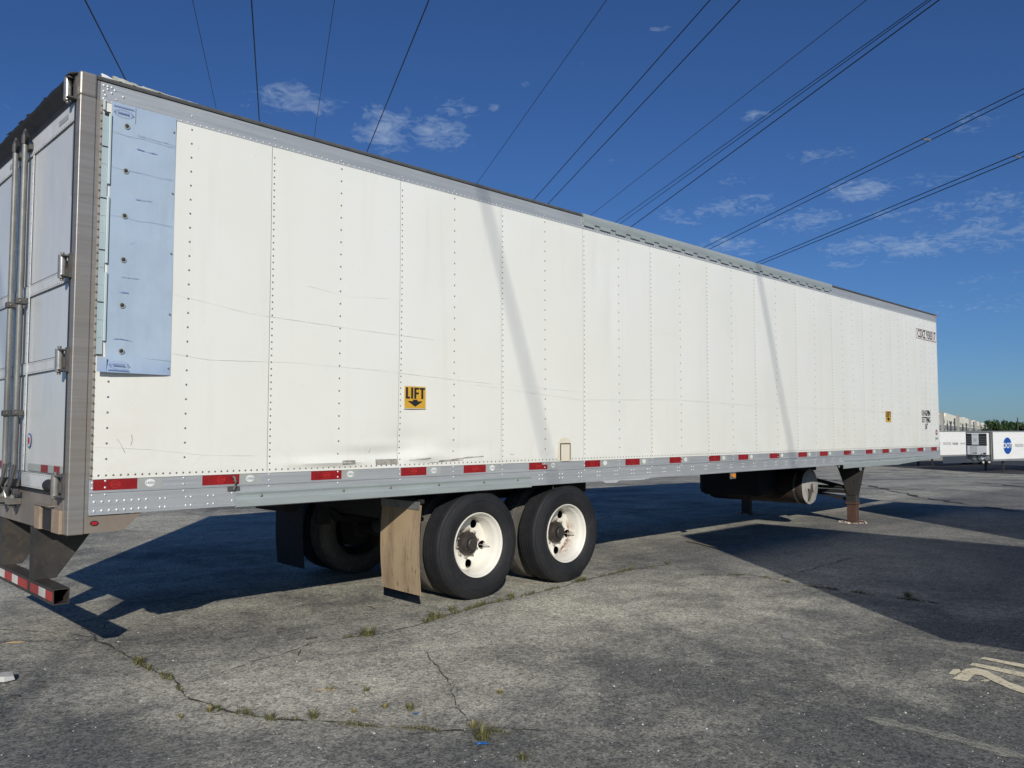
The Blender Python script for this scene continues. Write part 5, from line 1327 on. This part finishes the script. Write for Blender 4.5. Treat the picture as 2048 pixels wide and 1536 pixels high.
tufts = [(540, 1440, .045, 50, 'g', 'left of two green tufts at the lower left crack end'), (627, 1437, .05, 60, 'g', 'larger green tuft right of its twin at the lower left crack end'), (660, 1380, .03, 20, 'd', 'dry flat tuft with a long stalk'),
         (732, 1383, .035, 30, 'g', 'small yellow-green tuft above the dry pair'), (707, 1426, .03, 22, 'd', 'reddish dry tuft in the lower middle'), (770, 1416, .03, 26, 'd', 'pale yellow tuft left of the blue scrap'),
         (820, 1420, .045, 60, 'g', 'bushy tuft just above the small blue scrap'), (1000, 1388, .03, 34, 'd', 'thin sprawling tuft right of the middle'), (945, 1455, .04, 40, 'd', 'dry tuft just behind the large blue scrap tuft'),
         (965, 1478, .085, 110, 'g', 'largest grass tuft growing over the blue scrap'), (1045, 1520, .045, 50, 'g', 'green tuft at the bottom edge'), (420, 1423, .035, 40, 'd', 'brownish tuft where the left crack forks'),
         (362, 1437, .03, 22, 'd', 'tiny pale tuft left of the crack fork'), (1335, 1128, .05, 40, 'g', 'small tuft right of the front wheel'), (1262, 1140, .06, 40, 'g', 'thin tuft nearest the front wheel'), (1815, 1195, .07, 90, 'g', 'grass tuft inside the big shadow'),
         (737, 1272, .10, 90, 'g', 'tall tuft in the long crack below the mud flap'), (868, 1237, .09, 90, 'g', 'bushy tuft in the long crack below the rear wheel'), (905, 1222, .06, 60, 'g', 'low tuft in the long crack right of the bushy one'), (1023, 1195, .06, 60, 'g', 'tuft in the long crack between the two wheels')]
for i, (u, v, h, n_, k_, lab) in enumerate(tufts):
    p = on_z(u, v); rnd = random.Random(100 + i); mb = MB(); blades(mb, 0, 0, n_, h, h * 1.1, rnd)
    o = mb.build('weed_tuft', 'grass_green' if k_ == 'g' else 'grass_dry', None, label=lab, category='weed', group='weeds in the pavement cracks'); o.location = (p.x, p.y, 0.003)


def thing_mesh(mb, name, mat, u, v, label, cat, rz=0, z=0.004, **kw):
    p = on_z(u, v); o = mb.build(name, mat, None, label=label, category=cat, **kw); o.location = (p.x, p.y, z); o.rotation_euler = (0, 0, rz); return o


def stick(u0, v0, u1, v1, r, mat, label, cat='stick', name='stick'):
    a, b = on_z(u0, v0), on_z(u1, v1); m_ = (a + b) / 2; d_ = (b - a) / 2; s_ = Vector((-d_.y, d_.x, 0)) * 0.06
    o = MB().tube([-d_, -d_ * 0.3 + s_, d_ * 0.4 - s_ * 0.6, d_], [r * 0.7, r, r, r * 0.5], 6).build(name, mat, None, label=label, category=cat, smooth=50); o.location = (m_.x, m_.y, r); return o
stick(12, 1287, 50, 1285, 0.006, 'straw', 'pale straw twig at the left edge')
stick(612, 1280, 635, 1276, 0.008, 'twig_dark', 'short dark stick in front of the mud flap')
stick(597, 1312, 601, 1300, 0.004, 'twig_dark', 'tiny dark twig across the thin crack')
stick(736, 1213, 752, 1219, 0.004, 'twig_dark', 'thin dark twig left of the mud flap shadow')
stick(1373, 1084, 1438, 1098, 0.014, 'wood_grey', 'long wooden stick between the two shadows')
stick(1446, 1355, 1451, 1364, 0.003, 'twig_dark', 'tiny dark splinter in the lower right')
stick(627, 1381, 673, 1380, 0.003, 'straw', 'orange dry stalk lying flat')
thing_mesh(MB().prism([(-0.035, 0), (-0.01, 0.009), (0.03, 0.004), (0.035, 0), (0.01, -0.010), (-0.02, -0.008)], 'z', 0, 0.005), 'fallen_leaf', 'leaf_dead', 660, 1171, 'brown leaf below the shaded far flap', 'leaf')
# slab of broken concrete at the left edge
V = [(-0.10, -0.05, 0), (0.05, -0.06, 0), (0.09, -0.01, 0), (0.045, 0.06, 0), (-0.10, 0.07, 0)]
q = MB().add([(x, y, 0.006) for x, y, z in V] + [(x * 0.9, y * 0.9, 0.028 + 0.010 * (i % 2)) for i, (x, y, z) in enumerate(V)], [(0, 4, 3, 2, 1), (5, 6, 7, 8, 9)] + [(i, (i + 1) % 5, 5 + (i + 1) % 5, 5 + i) for i in range(5)])
thing_mesh(q, 'concrete_chunk', 'rubble', 2, 1362, 'broken pale concrete chunk at the left edge', 'rubble', rz=-0.7)
for (u, v, s_, lab) in ((83, 1365, .016, 'dark lump beside the concrete chunk'), (30, 1394, .020, 'flat dark lump below the concrete chunk'), (221, 1483, .013, 'dark lump in the lower left'), (1195, 1328, .009, 'small dark stone right of the middle')):
    q = MB(); q.dome((0, 0, 0), (0, 0, 1), s_, s_ * 0.6, 7); o = thing_mesh(q, 'tar_lump', 'twig_dark', u, v, lab, 'stone', z=0.002); o.scale = (1.7, 0.9, 1); o.rotation_euler = (0, 0, -0.6)
q = MB(); rnd = random.Random(5)
for _ in range(520):
    u, v = rnd.uniform(-40, 2088), rnd.uniform(1130, 1560); p = on_z(u, v)
    if p.y > 1.6: continue
    s_ = rnd.uniform(0.0014, 0.0045) * (1 if rnd.random() < .9 else 1.8); q.dome((p.x, p.y, 0.0), (0, 0, 1), s_, s_ * 0.8, 5)
q.build('loose_gravel', 'pebble_white', None, kind='stuff', label='loose pale gravel grains scattered on the pavement', category='gravel')
def scrap(u, v, a, b, label, seed):
    rnd = random.Random(seed); n_ = 8; V = []; Fc = []
    for j in range(3):
        for i in range(n_): V.append((-a + 2 * a * i / (n_ - 1), -b + b * j + rnd.uniform(-.3, .3) * b, 0.004 + rnd.uniform(0, 0.010)))
    for j in range(2):
        for i in range(n_ - 1): Fc.append((j * n_ + i, j * n_ + i + 1, (j + 1) * n_ + i + 1, (j + 1) * n_ + i))
    o = thing_mesh(MB().add(V, Fc), 'plastic_scrap', 'blue_plastic', u, v, label, 'litter', rz=-0.78); m_ = o.modifiers.new('t', 'SOLIDIFY'); m_.thickness = 0.0012
scrap(964, 1492, 0.034, 0.008, 'torn blue plastic scrap under the largest tuft', 2); scrap(832, 1431, 0.014, 0.005, 'small blue plastic scrap beside a bushy tuft', 3)
